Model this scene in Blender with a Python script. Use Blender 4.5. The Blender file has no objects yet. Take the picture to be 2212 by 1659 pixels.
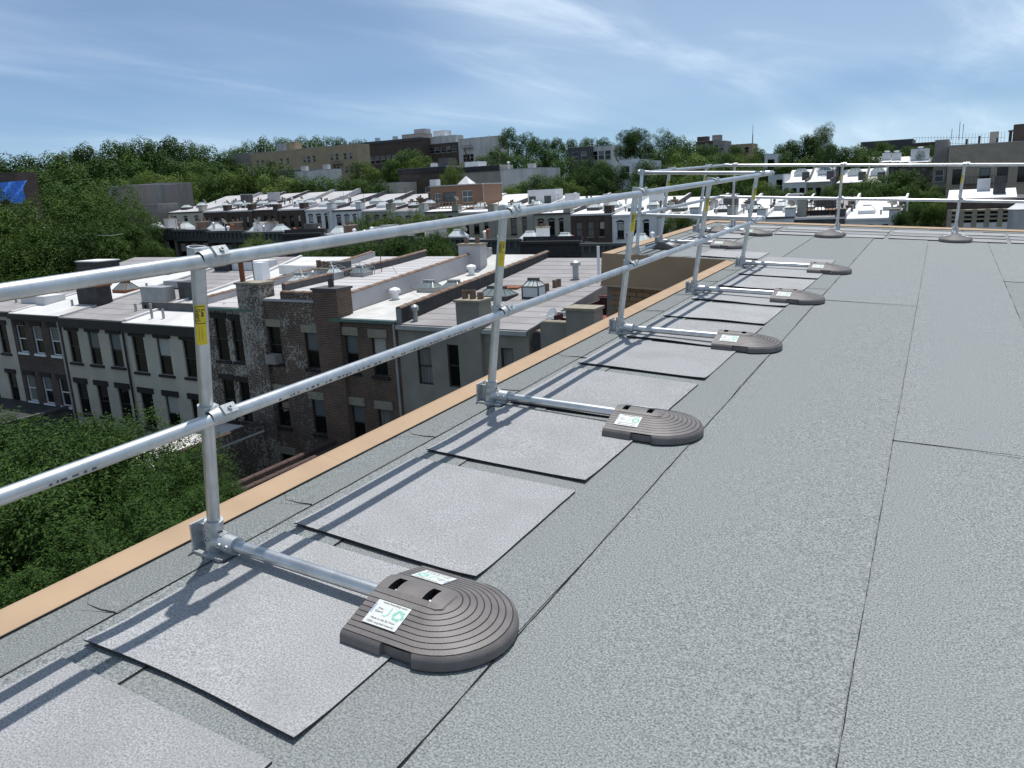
import bpy, math, random
import numpy as np
from mathutils import Matrix, Vector
random.seed(7); rng = np.random.default_rng(11)
SC = bpy.context.scene
COL = SC.collection
R_ = math.radians
# ---------------------------------------------------------------- camera, world, sun
# The roof is a plane that falls gently; ROOF turns roof coordinates (x inward from the edge, y along the rail, z off the membrane) into the level world.
UP = Vector((-.055, .03, 1)).normalized()
YW = (Vector((0, 1, 0)) - UP * UP.y).normalized(); XW = YW.cross(UP)
ROT3 = Matrix((XW, YW, UP)); ROOF = ROT3.to_4x4()
CAMX, CAMH, YAW, PIT, ROL, FPX = 2.4703, 1.4621, .5154, -.2923, -.0141, 1688.3
fw = Vector((-math.sin(YAW) * math.cos(PIT), math.cos(YAW) * math.cos(PIT), math.sin(PIT)))
r0 = Vector((math.cos(YAW), math.sin(YAW), 0)); u0 = r0.cross(fw)
rr = r0 * math.cos(ROL) + u0 * math.sin(ROL); uu = u0 * math.cos(ROL) - r0 * math.sin(ROL)
rr, uu, fw = ROT3 @ rr, ROT3 @ uu, ROT3 @ fw
EYE = ROT3 @ Vector((CAMX, 0, CAMH))
cam = bpy.data.cameras.new('camera'); camo = bpy.data.objects.new('camera', cam); COL.objects.link(camo)
camo.matrix_world = Matrix((( rr.x, uu.x, -fw.x, EYE.x), (rr.y, uu.y, -fw.y, EYE.y), (rr.z, uu.z, -fw.z, EYE.z), (0, 0, 0, 1)))
cam.sensor_width = 36; cam.lens = FPX / 2212 * 36; cam.clip_start = .05; cam.clip_end = 6000
SC.camera = camo
SUN = (ROT3 @ Vector((-.10, .315, 1))).normalized()
sun = bpy.data.lights.new('sun', 'SUN'); suno = bpy.data.objects.new('sun', sun); COL.objects.link(suno)
sun.energy = 4.7; sun.angle = R_(.53); sun.color = (1, .965, .91)
suno.rotation_euler = SUN.to_track_quat('Z', 'Y').to_euler()
W = bpy.data.worlds.new('World'); SC.world = W; W.use_nodes = True
nt = W.node_tree; nt.nodes.clear(); N = nt.nodes.new; L = nt.links.new
out = N('ShaderNodeOutputWorld'); bg = N('ShaderNodeBackground'); bg.inputs[1].default_value = .079
sky = N('ShaderNodeTexSky'); sky.sky_type = 'NISHITA'; sky.sun_disc = False
sky.sun_elevation = math.asin(SUN.z); sky.sun_rotation = math.atan2(SUN.x, SUN.y)
sky.altitude = 50; sky.air_density = .7; sky.dust_density = .25; sky.ozone_density = 6
# thin cirrus: noise on a flat layer overhead
tc = N('ShaderNodeTexCoord'); sep = N('ShaderNodeSeparateXYZ'); L(tc.outputs['Generated'], sep.inputs[0])
def M(op, a, b=None, c=None):
    n = N('ShaderNodeMath'); n.operation = op
    for i, v in enumerate((a, b, c)):
        if v is None: continue
        if isinstance(v, (int, float)): n.inputs[i].default_value = v
        else: L(v, n.inputs[i])
    return n.outputs[0]
zc = M('ADD', M('MAXIMUM', sep.outputs[2], 0.0), .13)
px_ = M('DIVIDE', sep.outputs[0], zc); py_ = M('DIVIDE', sep.outputs[1], zc)
cmb = N('ShaderNodeCombineXYZ'); L(px_, cmb.inputs[0]); L(py_, cmb.inputs[1])
def cirrus(loc, rot, sc, scale, det, rough, dist):
    vr = N('ShaderNodeVectorRotate'); vr.rotation_type = 'Z_AXIS'; L(cmb.outputs[0], vr.inputs['Vector']); vr.inputs['Angle'].default_value = R_(rot)
    mp = N('ShaderNodeMapping'); L(vr.outputs[0], mp.inputs[0]); mp.inputs['Scale'].default_value = (*sc, 1); mp.inputs['Location'].default_value = (*loc, 0)
    n = N('ShaderNodeTexNoise'); L(mp.outputs[0], n.inputs[0]); n.inputs['Scale'].default_value = scale; n.inputs['Detail'].default_value = det; n.inputs['Roughness'].default_value = rough; n.inputs['Distortion'].default_value = dist
    return n.outputs[0]
def ramp(src, a, b, va=0., vb=1.):
    n = N('ShaderNodeMapRange'); n.interpolation_type = 'SMOOTHSTEP'; L(src, n.inputs[0])
    n.inputs[1].default_value = a; n.inputs[2].default_value = b; n.inputs[3].default_value = va; n.inputs[4].default_value = vb
    return n.outputs[0]
veil = ramp(cirrus((.4, 5.2), 0, (1, 1), .22, 3, .5, 0.), .37, .55, .05, 1.)
streak = ramp(cirrus((-4., 3.3), -80, (.34, 1.15), 1.2, 10, .58, .6), .40, .82)
fine = ramp(cirrus((4.3, .1), -75, (.32, 1.3), 2.4, 11, .60, .6), .36, .80, .45, 1.)
fac = M('MULTIPLY', M('ADD', M('MULTIPLY', streak, M('MULTIPLY', fine, .85)), .26), veil)
fac = M('ADD', fac, M('MULTIPLY', M('MULTIPLY', streak, fine), .14))
thin = M('MINIMUM', M('DIVIDE', .030, M('ADD', M('MAXIMUM', sep.outputs[2], 0.), .06)), .45)      # an even thin veil, denser along longer paths
fac = M('MAXIMUM', M('ADD', fac, M('MULTIPLY', thin, M('SUBTRACT', 1., fac))), 0.)
mix = N('ShaderNodeMix'); mix.data_type = 'RGBA'; L(fac, mix.inputs[0])
wb = N('ShaderNodeVectorMath'); wb.operation = 'MULTIPLY'; L(sky.outputs[0], wb.inputs[0]); wb.inputs[1].default_value = (.70, .98, 1.12)      # the camera's cool rendering of blue sky
L(wb.outputs[0], mix.inputs[6]); mix.inputs[7].default_value = (10.6, 12.6, 14.6, 1)
L(mix.outputs[2], bg.inputs[0]); L(bg.outputs[0], out.inputs[0])
SC.view_settings.view_transform = 'Standard'; SC.view_settings.look = 'None'; SC.view_settings.exposure = 0; SC.view_settings.gamma = 1
SC.render.engine = 'CYCLES'; SC.cycles.max_bounces = 6; SC.cycles.transparent_max_bounces = 6
SC.render.resolution_x = 1024; SC.render.resolution_y = 768

# ---------------------------------------------------------------- helpers
def ray(px, py):                                  # pixel of the 2212 wide picture -> direction
    return (fw + rr * ((px - 1106) / FPX) - uu * ((py - 829.5) / FPX)).normalized()
def at(px, py, Y):                                # where the line of sight meets the wall plane y = Y
    d = ray(px, py); return EYE + d * ((Y - EYE.y) / d.y)
class MB:
    def __init__(s): s.v = []; s.f = []; s.m = []
    def face(s, pts, m=0):
        n = len(s.v); s.v += [tuple(p) for p in pts]; s.f.append(tuple(range(n, n + len(pts)))); s.m.append(m)
    def box(s, x0, x1, y0, y1, z0, z1, m=0):
        n = len(s.v)
        s.v += [(x0,y0,z0),(x1,y0,z0),(x1,y1,z0),(x0,y1,z0),(x0,y0,z1),(x1,y0,z1),(x1,y1,z1),(x0,y1,z1)]
        for q in ((0,3,2,1),(4,5,6,7),(0,1,5,4),(1,2,6,5),(2,3,7,6),(3,0,4,7)):
            s.f.append(tuple(n + i for i in q)); s.m.append(m)
        return s
    def cyl(s, p, q, r1, r2=None, n=16, caps=True, m=0):
        r2 = r1 if r2 is None else r2
        p, q = Vector(p), Vector(q); d = (q - p).normalized()
        a = d.orthogonal().normalized(); b = d.cross(a); k = len(s.v)
        for c, r in ((p, r1), (q, r2)):
            for i in range(n):
                t = 2 * math.pi * i / n; s.v.append(tuple(c + a * (r * math.cos(t)) + b * (r * math.sin(t))))
        for i in range(n):
            j = (i + 1) % n; s.f.append((k + i, k + j, k + n + j, k + n + i)); s.m.append(m)
        if caps:
            s.f.append(tuple(k + i for i in reversed(range(n)))); s.m.append(m)
            s.f.append(tuple(k + n + i for i in range(n))); s.m.append(m)
        return s
    def pipe(s, p, q, ro, ri, n=20, m=0):           # hollow collar
        p, q = Vector(p), Vector(q)
        s.cyl(p, q, ro, n=n, caps=False, m=m); s.cyl(q, p, ri, n=n, caps=False, m=m)
        d = (q - p).normalized(); a = d.orthogonal().normalized(); b = d.cross(a)
        for c, fl in ((p, 1), (q, 0)):
            k = len(s.v)
            for r in (ro, ri):
                for i in range(n):
                    t = 2 * math.pi * i / n; s.v.append(tuple(c + a * (r * math.cos(t)) + b * (r * math.sin(t))))
            for i in range(n):
                j = (i + 1) % n; f = (k + i, k + j, k + n + j, k + n + i)
                s.f.append(f[::-1] if fl else f); s.m.append(m)
        return s
    def lathe(s, c, prof, n=16, m=0):               # prof = [(r, z)...] around the vertical at c
        k = len(s.v); c = Vector(c)
        for r, z in prof:
            for i in range(n):
                t = 2 * math.pi * i / n; s.v.append((c.x + r * math.cos(t), c.y + r * math.sin(t), c.z + z))
        for a in range(len(prof) - 1):
            for i in range(n):
                j = (i + 1) % n; s.f.append((k + a*n + i, k + a*n + j, k + (a+1)*n + j, k + (a+1)*n + i)); s.m.append(m)
        s.f.append(tuple(k + (len(prof)-1)*n + i for i in range(n))); s.m.append(m)
        return s
    def mesh(s, name, mats, smooth=None, org=None):
        me = bpy.data.meshes.new(name)
        v = s.v if org is None else [(a - org[0], b - org[1], c - org[2]) for a, b, c in s.v]
        me.from_pydata(v, [], s.f)
        for mm in (mats if isinstance(mats, (list, tuple)) else [mats]): me.materials.append(mm)
        if any(s.m): me.polygons.foreach_set('material_index', s.m)
        if smooth:
            me.polygons.foreach_set('use_smooth', [True] * len(s.f)); me.set_sharp_from_angle(angle=R_(smooth))
        me.update(); return me
    def build(s, name, mats, parent=None, smooth=None):
        return link(name, s.mesh(name, mats, smooth, wl(parent) if parent else None), parent)
WL = {}
def wl(o): return WL.get(o.name_full, (0, 0, 0)) if o else (0, 0, 0)
def link(name, me, parent=None, loc=None):          # loc: world place of the piece (things that are not rotated)
    o = bpy.data.objects.new(name, me); COL.objects.link(o)
    if parent: o.parent = parent
    p = wl(parent)
    if loc is not None:
        o.location = (loc[0] - p[0], loc[1] - p[1], loc[2] - p[2]); WL[o.name_full] = tuple(loc)
    else: WL[o.name_full] = p
    return o
def tag(o, label=None, cat=None, group=None, kind=None):
    if label: o['label'] = label
    if cat: o['category'] = cat
    if group: o['group'] = group
    if kind: o['kind'] = kind
    return o
def thing(name, label, cat, loc=(0, 0, 0), group=None):
    o = bpy.data.objects.new(name, None); COL.objects.link(o); o.location = loc; o.empty_display_size = .2
    WL[o.name_full] = tuple(loc); return tag(o, label, cat, group)
def on_roof(o, x=0, y=0, z=0, a=0):                 # stand a thing on the sloping roof
    o.matrix_world = ROOF @ Matrix.Translation((x, y, z)) @ Matrix.Rotation(a, 4, 'Z'); return o
def kid(name, me, parent): o = bpy.data.objects.new(name, me); COL.objects.link(o); o.parent = parent; return o
ORD = ['first', 'second', 'third', 'fourth', 'fifth', 'sixth', 'seventh', 'eighth', 'ninth', 'tenth', 'eleventh', 'twelfth', 'thirteenth', 'fourteenth', 'fifteenth', 'sixteenth']
def ordn(n): return ORD[n] if n < 16 else '%d%s' % (n + 1, {1: 'st', 2: 'nd', 3: 'rd'}.get((n + 1) % 10, 'th') if (n + 1) % 100 not in (11, 12, 13) else 'th')

# ---------------------------------------------------------------- materials
def mat(name, c1, c2=None, scale=3., rough=.8, metal=0., lo=.35, hi=.65, detail=4., bump=0., bscale=None, c3=None, s3=.4, f3=.5, stretch=None, spec=None, lo3=.45, hi3=.7, tone=0.):
    m = bpy.data.materials.new(name); m.use_nodes = True; t = m.node_tree; b = t.nodes['Principled BSDF']
    b.inputs['Roughness'].default_value = rough; b.inputs['Metallic'].default_value = metal
    if spec is not None: b.inputs['Specular IOR Level'].default_value = spec
    b.inputs['Base Color'].default_value = (*c1, 1)
    if c2 is None and not bump: return m
    n = t.nodes.new; l = t.links.new
    tc = n('ShaderNodeTexCoord'); oi = n('ShaderNodeObjectInfo'); add = n('ShaderNodeVectorMath'); add.operation = 'MULTIPLY_ADD'
    l(oi.outputs['Random'], add.inputs[0]); add.inputs[1].default_value = (37, 21, 13); l(tc.outputs['Object'], add.inputs[2])
    vec = add.outputs[0]
    if stretch:
        mp = n('ShaderNodeMapping'); mp.inputs['Scale'].default_value = stretch; l(vec, mp.inputs[0]); vec = mp.outputs[0]
    col = None
    if c2 is not None:
        nz = n('ShaderNodeTexNoise'); nz.inputs['Scale'].default_value = scale; nz.inputs['Detail'].default_value = detail; l(vec, nz.inputs[0])
        mr = n('ShaderNodeMapRange'); mr.inputs[1].default_value = lo; mr.inputs[2].default_value = hi; l(nz.outputs[0], mr.inputs[0])
        mx = n('ShaderNodeMix'); mx.data_type = 'RGBA'; l(mr.outputs[0], mx.inputs[0]); mx.inputs[6].default_value = (*c1, 1); mx.inputs[7].default_value = (*c2, 1)
        col = mx.outputs[2]
        if c3 is not None:
            nz3 = n('ShaderNodeTexNoise'); nz3.inputs['Scale'].default_value = s3; nz3.inputs['Detail'].default_value = 6; l(vec, nz3.inputs[0])
            mr3 = n('ShaderNodeMapRange'); mr3.inputs[1].default_value = lo3; mr3.inputs[2].default_value = hi3; mr3.inputs[4].default_value = f3; l(nz3.outputs[0], mr3.inputs[0])
            mx3 = n('ShaderNodeMix'); mx3.data_type = 'RGBA'; l(mr3.outputs[0], mx3.inputs[0]); l(col, mx3.inputs[6]); mx3.inputs[7].default_value = (*c3, 1); col = mx3.outputs[2]
        if tone:
            tm = n('ShaderNodeMapRange'); l(oi.outputs['Random'], tm.inputs[0]); tm.inputs[3].default_value = 1 - tone; tm.inputs[4].default_value = 1 + tone
            ts = n('ShaderNodeVectorMath'); ts.operation = 'SCALE'; l(col, ts.inputs[0]); l(tm.outputs[0], ts.inputs['Scale']); col = ts.outputs[0]
        l(col, b.inputs['Base Color'])
    if bump:
        bz = n('ShaderNodeTexNoise'); bz.inputs['Scale'].default_value = bscale or scale; bz.inputs['Detail'].default_value = 3; l(vec, bz.inputs[0])
        bp = n('ShaderNodeBump'); bp.inputs['Strength'].default_value = bump; bp.inputs['Distance'].default_value = .01; l(bz.outputs[0], bp.inputs['Height']); l(bp.outputs[0], b.inputs['Normal'])
    return m
def leafmat(name, c1, c2, c3):
    m = bpy.data.materials.new(name); m.use_nodes = True; t = m.node_tree; n = t.nodes.new; l = t.links.new
    b = t.nodes['Principled BSDF']; b.inputs['Roughness'].default_value = .65; b.inputs['Specular IOR Level'].default_value = .12
    g = n('ShaderNodeNewGeometry'); oi = n('ShaderNodeObjectInfo')
    mx = n('ShaderNodeMix'); mx.data_type = 'RGBA'; l(g.outputs['Random Per Island'], mx.inputs[0]); mx.inputs[6].default_value = (*c1, 1); mx.inputs[7].default_value = (*c2, 1)
    mx2 = n('ShaderNodeMix'); mx2.data_type = 'RGBA'; l(oi.outputs['Random'], mx2.inputs[0]); l(mx.outputs[2], mx2.inputs[6]); mx2.inputs[7].default_value = (*c3, 1)
    mr = n('ShaderNodeMath'); mr.operation = 'MULTIPLY'; mr.inputs[1].default_value = .55; l(oi.outputs['Random'], mr.inputs[0]); l(mr.outputs[0], mx2.inputs[0])
    l(mx2.outputs[2], b.inputs['Base Color'])
    tr = n('ShaderNodeBsdfTranslucent'); l(mx2.outputs[2], tr.inputs[0]); ms = n('ShaderNodeMixShader'); ms.inputs[0].default_value = .2
    l(b.outputs[0], ms.inputs[1]); l(tr.outputs[0], ms.inputs[2]); l(ms.outputs[0], t.nodes['Material Output'].inputs[0])
    return m
def brickmat(name, c1, c2, mortar, wash=None, washf=(.5, .62), bw=.235, bh=.078, ms=.0125, bump=.3):
    m = bpy.data.materials.new(name); m.use_nodes = True; t = m.node_tree; n = t.nodes.new; l = t.links.new
    b = t.nodes['Principled BSDF']; b.inputs['Roughness'].default_value = .9
    tc = n('ShaderNodeTexCoord'); sp = n('ShaderNodeSeparateXYZ'); l(tc.outputs['Object'], sp.inputs[0])
    ad = n('ShaderNodeMath'); l(sp.outputs[0], ad.inputs[0]); l(sp.outputs[1], ad.inputs[1]); cb = n('ShaderNodeCombineXYZ'); l(ad.outputs[0], cb.inputs[0]); l(sp.outputs[2], cb.inputs[1])
    br = n('ShaderNodeTexBrick'); l(cb.outputs[0], br.inputs[0]); br.inputs['Scale'].default_value = 1; br.inputs['Brick Width'].default_value = bw; br.inputs['Row Height'].default_value = bh; br.inputs['Mortar Size'].default_value = ms
    br.inputs['Color1'].default_value = (*c1, 1); br.inputs['Color2'].default_value = (*c2, 1); br.inputs['Mortar'].default_value = (*mortar, 1); br.inputs['Bias'].default_value = -.2
    col = br.outputs[0]
    nz = n('ShaderNodeTexNoise'); nz.inputs['Scale'].default_value = 1.1; nz.inputs['Detail'].default_value = 8; nz.inputs['Roughness'].default_value = .7; l(tc.outputs['Object'], nz.inputs[0])
    mr = n('ShaderNodeMapRange'); mr.inputs[1].default_value = .3; mr.inputs[2].default_value = .7; mr.inputs[3].default_value = .65; mr.inputs[4].default_value = 1.25; l(nz.outputs[0], mr.inputs[0])
    mu = n('ShaderNodeVectorMath'); mu.operation = 'SCALE'; l(col, mu.inputs[0]); l(mr.outputs[0], mu.inputs['Scale']); col = mu.outputs[0]
    if wash:
        n2 = n('ShaderNodeTexNoise'); n2.inputs['Scale'].default_value = 9; n2.inputs['Detail'].default_value = 4; n2.inputs['Roughness'].default_value = .6; l(tc.outputs['Object'], n2.inputs[0])
        n4 = n('ShaderNodeTexNoise'); n4.inputs['Scale'].default_value = .8; n4.inputs['Detail'].default_value = 5; l(tc.outputs['Object'], n4.inputs[0])
        m4 = n('ShaderNodeMath'); m4.operation = 'MULTIPLY_ADD'; l(n4.outputs[0], m4.inputs[0]); m4.inputs[1].default_value = .7; l(n2.outputs[0], m4.inputs[2]); s4 = n('ShaderNodeMath'); s4.operation = 'SUBTRACT'; l(m4.outputs[0], s4.inputs[0]); s4.inputs[1].default_value = .35
        m2 = n('ShaderNodeMapRange'); m2.inputs[1].default_value = washf[0]; m2.inputs[2].default_value = washf[1]; m2.inputs[4].default_value = .75; l(s4.outputs[0], m2.inputs[0])
        x2 = n('ShaderNodeMix'); x2.data_type = 'RGBA'; l(m2.outputs[0], x2.inputs[0]); l(col, x2.inputs[6]); x2.inputs[7].default_value = (*wash, 1); col = x2.outputs[2]
    l(col, b.inputs['Base Color'])
    bp = n('ShaderNodeBump'); bp.inputs['Strength'].default_value = bump; bp.inputs['Distance'].default_value = .02; bp.invert = True; l(br.outputs['Fac'], bp.inputs['Height']); l(bp.outputs[0], b.inputs['Normal'])
    return m
MT = {}
MT['membrane'] = mat('membrane_granules', tone=.05, c1=(.085, .099, .103), c2=(.352, .374, .376), scale=165, rough=.9, bump=.6, bscale=185, lo=.31, hi=.69, detail=4, c3=(.245, .25, .24), s3=.55, f3=.32, lo3=.48, hi3=.66, spec=.3)
MT['membrane2'] = mat('membrane_edge_granules', (.075, .088, .090), (.30, .318, .316), 175, .9, bump=.6, bscale=190, lo=.30, hi=.70, detail=4, c3=(.20, .21, .20), s3=1.5, f3=.4, spec=.3)
MT['mat'] = mat('mat_granules', tone=.07, c1=(.185, .191, .200), c2=(.46, .466, .476), scale=165, rough=.9, bump=.5, bscale=185, lo=.31, hi=.69, detail=4, c3=(.24, .24, .235), s3=3.2, f3=.45, spec=.3)
MT['bitumen'] = mat('bitumen', (.012, .012, .013), (.03, .03, .03), 40, .6)
MT['tan'] = mat('tan_painted_metal', (.365, .255, .162), (.405, .285, .182), 2.2, .6, spec=.25, detail=5, c3=(.30, .21, .135), s3=4, f3=.5)
MT['galv'] = mat('galvanised_steel', (.50, .52, .53), (.63, .65, .66), 9, .35, .88, detail=8, c3=(.42, .43, .44), s3=24, f3=.5, bump=.05, bscale=160, lo3=.52, hi3=.70)
MT['cast'] = mat('cast_galvanised', (.42, .44, .45), (.55, .57, .58), 30, .45, .65, detail=6, bump=.12, bscale=90)
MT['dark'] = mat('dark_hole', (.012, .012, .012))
MT['rubber'] = mat('recycled_rubber', (.105, .094, .092), (.14, .127, .124), 14, .52, detail=8, c3=(.19, .175, .165), s3=5, f3=.45, bump=.15, bscale=220)
MT['white_sticker'] = mat('sticker_white', (.60, .62, .60), (.54, .56, .54), 60, .45)
MT['yellow'] = mat('sticker_yellow', (.72, .55, .02), (.64, .48, .02), 30, .4)
MT['black'] = mat('black_print', (.035, .035, .04))
MT['blue'] = mat('blue_print', (.10, .25, .62)); MT['green'] = mat('green_print', (.20, .50, .40))
MT['zinc'] = mat('zinc_bolt', (.6, .6, .58), None, rough=.3, metal=.9)
MT['tanbrick'] = mat('tan_brick', (.30, .175, .085), (.22, .125, .065), 9, .9, detail=6, c3=(.36, .24, .14), s3=.8, f3=.6, bump=.3, bscale=40)
MT['mortar'] = mat('mortar', (.23, .20, .165), (.17, .15, .13), 12, .95)

# ---------------------------------------------------------------- own building: slab, membrane sheets, edge trim, brick
XE, YN, XL, YBK, XR, YF = 0., 10.36, -1.76, 15.72, 16., -7.
OWN = thing('apartment_building', 'flat roofed building whose grey membrane roof and tan edge trim carry the guardrail', 'building')
OWN.matrix_world = ROOF
def kidmb(mb, name, mats, parent=OWN, smooth=None): return kid(name, mb.mesh(name, mats, smooth), parent)
m = MB()
m.box(XE - .045, XR, YF, YN, -15, -.004); m.box(XL - .045, XR, YN, YBK + .045, -15, -.004)
kidmb(m, 'wall', MT['mortar'])
def seamx(x0, y): return x0 - .055 - (.010 if x0 < 1.45 else .024) * (y - 5)
def sheet(xa, xb, y0, y1, za=.001, zb=.006, mt='membrane', wob=.006, name='roofing_sheet'):
    """one roll of membrane: left edge tucked under, right edge lapped over the next"""
    mb = MB(); n = max(2, int((y1 - y0) / .3)); ra = random.Random(hash((round(xa, 2), round(y0, 2))) & 0xffff)
    rows = []
    for i in range(n + 1):
        y = y0 + (y1 - y0) * i / n; w = ra.uniform(-wob, wob)
        a, b = (seamx(xa, y), seamx(xb, y) + .055 + w) if mt == 'membrane' else (xa, xb + w)
        rows.append([(a + (b - a) * t, y, za + (zb - za) * t + (ra.uniform(0, .0022) if 0 < t < 1 else 0)) for t in (0, .3, .65, 1)])
    for p, q in zip(rows, rows[1:]):
        for k in range(3): mb.face((p[k], p[k+1], q[k+1], q[k]), 0)
        mb.face((p[3], (p[3][0], p[3][1], -.002), (q[3][0], q[3][1], -.002), q[3]), 1)
    for row, fl in ((rows[0], 0), (rows[-1], 1)):
        for k in range(3):
            f = (row[k], (row[k][0], row[k][1], -.002), (row[k+1][0], row[k+1][1], -.002), row[k+1]); mb.face(f if fl else f[::-1], 1)
    return kidmb(mb, name, [MT[mt], MT['bitumen']], smooth=30)
def bead(pts, w=.003, z=.0075, name='seam_bead', parent=OWN, jit=.0035):
    """squeezed out bitumen along a lap"""
    mb = MB(); P = []
    for (xa, ya), (xb, yb) in zip(pts, pts[1:]):
        d = math.hypot(xb - xa, yb - ya); n = max(1, int(d / .045))
        for i in range(n): P.append((xa + (xb - xa) * i / n, ya + (yb - ya) * i / n))
    P.append(pts[-1]); k = len(P); ang = math.atan2(P[-1][1] - P[0][1], P[-1][0] - P[0][0]) + math.pi / 2
    c, s = math.cos(ang), math.sin(ang); rows = []; o = 0
    for x, y in P:
        o = .75 * o + random.uniform(-jit, jit); hw = w * random.uniform(.25, 1.25)
        rows.append(((x + c * (o - hw), y + s * (o - hw), z - .0035), (x + c * o, y + s * o, z + .0012), (x + c * (o + hw), y + s * (o + hw), z - .0035)))
    for p, q in zip(rows, rows[1:]):
        for j in (0, 1): mb.face((p[j], p[j+1], q[j+1], q[j]))
    return kidmb(mb, name, MT['bitumen'], parent)
strips = [-2.2, -1.3, -.4, .5, 1.4, 2.3, 3.1, 4.0, 4.9, 5.8, 6.7, 7.6, 8.5, 9.4, 10.3, 11.2, 12.1, 13.0, 13.9]
cross = {.5: (8.66,), 1.4: (8.07,), 2.3: (4.23,), 3.1: (10.0,), 4.0: (1.9, 12.), 4.9: (6.5,), -.4: (), 5.8: (3., 11.), 6.7: (8.,)}
for a, b in zip(strips, strips[1:]):
    y0 = YF if a >= .5 else YN + .1
    ys = [y0, *cross.get(a, ()), YBK]
    for k, (c, d) in enumerate(zip(ys, ys[1:])):
        if a < -1.9 or (a < .4 and a > -.5):
            if a < -1.9: a2 = XL + .02 + .055 + .010 * 8
            else: a2 = a
        else: a2 = a
        sheet(a2, b, c, d + (.05 if d != YBK else 0), .001 + .0016 * (len(ys) - 2 - k) * 0, .006 + .0012 * (k % 2))
    bead([(seamx(b, y) + .058, y) for y in np.linspace(y0, YBK, 9)], .0015, jit=.0011)
    for c in cross.get(a, ()): bead([(seamx(a, c) + .05, c + .02 * random.uniform(-1, 1)), (seamx((a + b) / 2, c), c + .012), (seamx(b, c) + .05, c + .05)], .0015, jit=.0012)
sheet(-.06, .5, YF, 5., .001, .006); sheet(.02, .5, 5.04, YN + .1, .001, .006)
bead([(seamx(.5, y) + .058, y) for y in np.linspace(YF, YN, 9)], .0015, jit=.0011)
# perimeter flashing strips
def edge_strip(pts_in, pts_out, seam_n, name='flashing_strip'):
    """strip between two poly-lines; split in lengths"""
    (ax, ay), (bx, by) = pts_in; (cx, cy), (dx, dy) = pts_out
    for k in range(seam_n):
        mb = MB(); t0, t1 = k / seam_n, (k + 1) / seam_n; n = 6; rows = []
        for i in range(n + 1):
            t = t0 + (t1 - t0) * i / n; w = random.uniform(-.004, .004)
            p = (ax + (bx - ax) * t + w, ay + (by - ay) * t + w); q = (cx + (dx - cx) * t, cy + (dy - cy) * t)
            rows.append(((p[0], p[1], .0085), ((p[0]+q[0])/2, (p[1]+q[1])/2, .010 + random.uniform(0, .003)), (q[0], q[1], .0125)))
        for p, q in zip(rows, rows[1:]):
            mb.face((p[0], q[0], (q[0][0], q[0][1], 0), (p[0][0], p[0][1], 0)), 1)
            for j in (0, 1): mb.face((p[j+1], q[j+1], q[j], p[j]), 0)
        kidmb(mb, name, [MT['membrane2'], MT['bitumen']], smooth=30)
        if k:
            t = t0; p = (ax + (bx - ax) * t, ay + (by - ay) * t); q = (cx + (dx - cx) * t, cy + (dy - cy) * t)
            o = ((bx - ax) * .11 / math.hypot(bx - ax, by - ay), (by - ay) * .11 / math.hypot(bx - ax, by - ay))
            bead([p, (p[0]*.75 + q[0]*.25 + o[0]*.1, p[1]*.75 + q[1]*.25 + o[1]*.1), (p[0]*.45 + q[0]*.55 + o[0]*.35, p[1]*.45 + q[1]*.55 + o[1]*.35), (p[0]*.2 + q[0]*.8 + o[0], p[1]*.2 + q[1]*.8 + o[1]), q], .0012, .0135, jit=.0012)
    bead([(ax + (bx - ax) * t, ay + (by - ay) * t) for t in np.linspace(0, 1, 9)], .002, .009, jit=.0016)
edge_strip(((.205, YF), (.205, YN + .2)), ((-.03, YF), (-.03, YN)), 19)
edge_strip(((.205, YN + .22), (XL + .2, YN + .22)), ((0.0, YN - .03), (XL, YN - .03)), 2)
edge_strip(((XL + .2, YN + .2), (XL + .2, YBK - .2)), ((XL - .03, YN), (XL - .03, YBK)), 5)
edge_strip(((XL + .2, YBK - .2), (XR, YBK - .2)), ((XL, YBK + .03), (XR, YBK + .03)), 17)
# tan edge trim, in lengths
def trim(p, q, nx, ny, mitre0=0., mitre1=0., lighter=False):
    """p->q along the inner edge, (nx,ny) points outward"""
    mb = MB(); prof = [(.035, .0175), (-.020, .0195), (-.0215, .0225), (-.019, .0245), (.088, .0395), (.093, .0425), (.098, .0425), (.1015, .038), (.103, -.40), (.118, -.425), (.112, -.425), (.09, -.40)]
    dx, dy = q[0] - p[0], q[1] - p[1]; d = math.hypot(dx, dy); dx, dy = dx / d, dy / d
    A = [(p[0] + nx*o + dx*mitre0*o, p[1] + ny*o + dy*mitre0*o, z) for o, z in prof]; B = [(q[0] + nx*o + dx*mitre1*o, q[1] + ny*o + dy*mitre1*o, z) for o, z in prof]
    for i in range(len(prof) - 1): mb.face((A[i], A[i+1], B[i+1], B[i]))
    mb.face(A[::-1]); mb.face(B)
    o = kidmb(mb, 'edge_trim', MT['tan'], smooth=20)
def run(p, q, nx, ny, lens, m0, m1):
    d = math.hypot(q[0]-p[0], q[1]-p[1]); dx, dy = (q[0]-p[0])/d, (q[1]-p[1])/d; t = 0; k = 0
    while t < d - .01:
        l = min(lens[k % len(lens)], d - t); e = t + l
        if d - e < .3: e = d
        g = .0012 if e < d else 0
        trim((p[0]+dx*t, p[1]+dy*t), (p[0]+dx*(e-g), p[1]+dy*(e-g)), nx, ny, m0 if t == 0 else 0, m1 if e == d else 0); t = e; k += 1
run((0, YF), (0, YN), -1, 0, (3.05, 3.0, 3.6, 3.02), 0, -1)
run((XL, YN), (0, YN), 0, -1, (3.,), -1, -1)
run((XL, YN), (XL, YBK), -1, 0, (2.4, 3.), -1, 1)
run((XL, YBK), (XR, YBK), 0, 1, (2.6, 1.42, .75, 3.), -1, 0)
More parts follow.
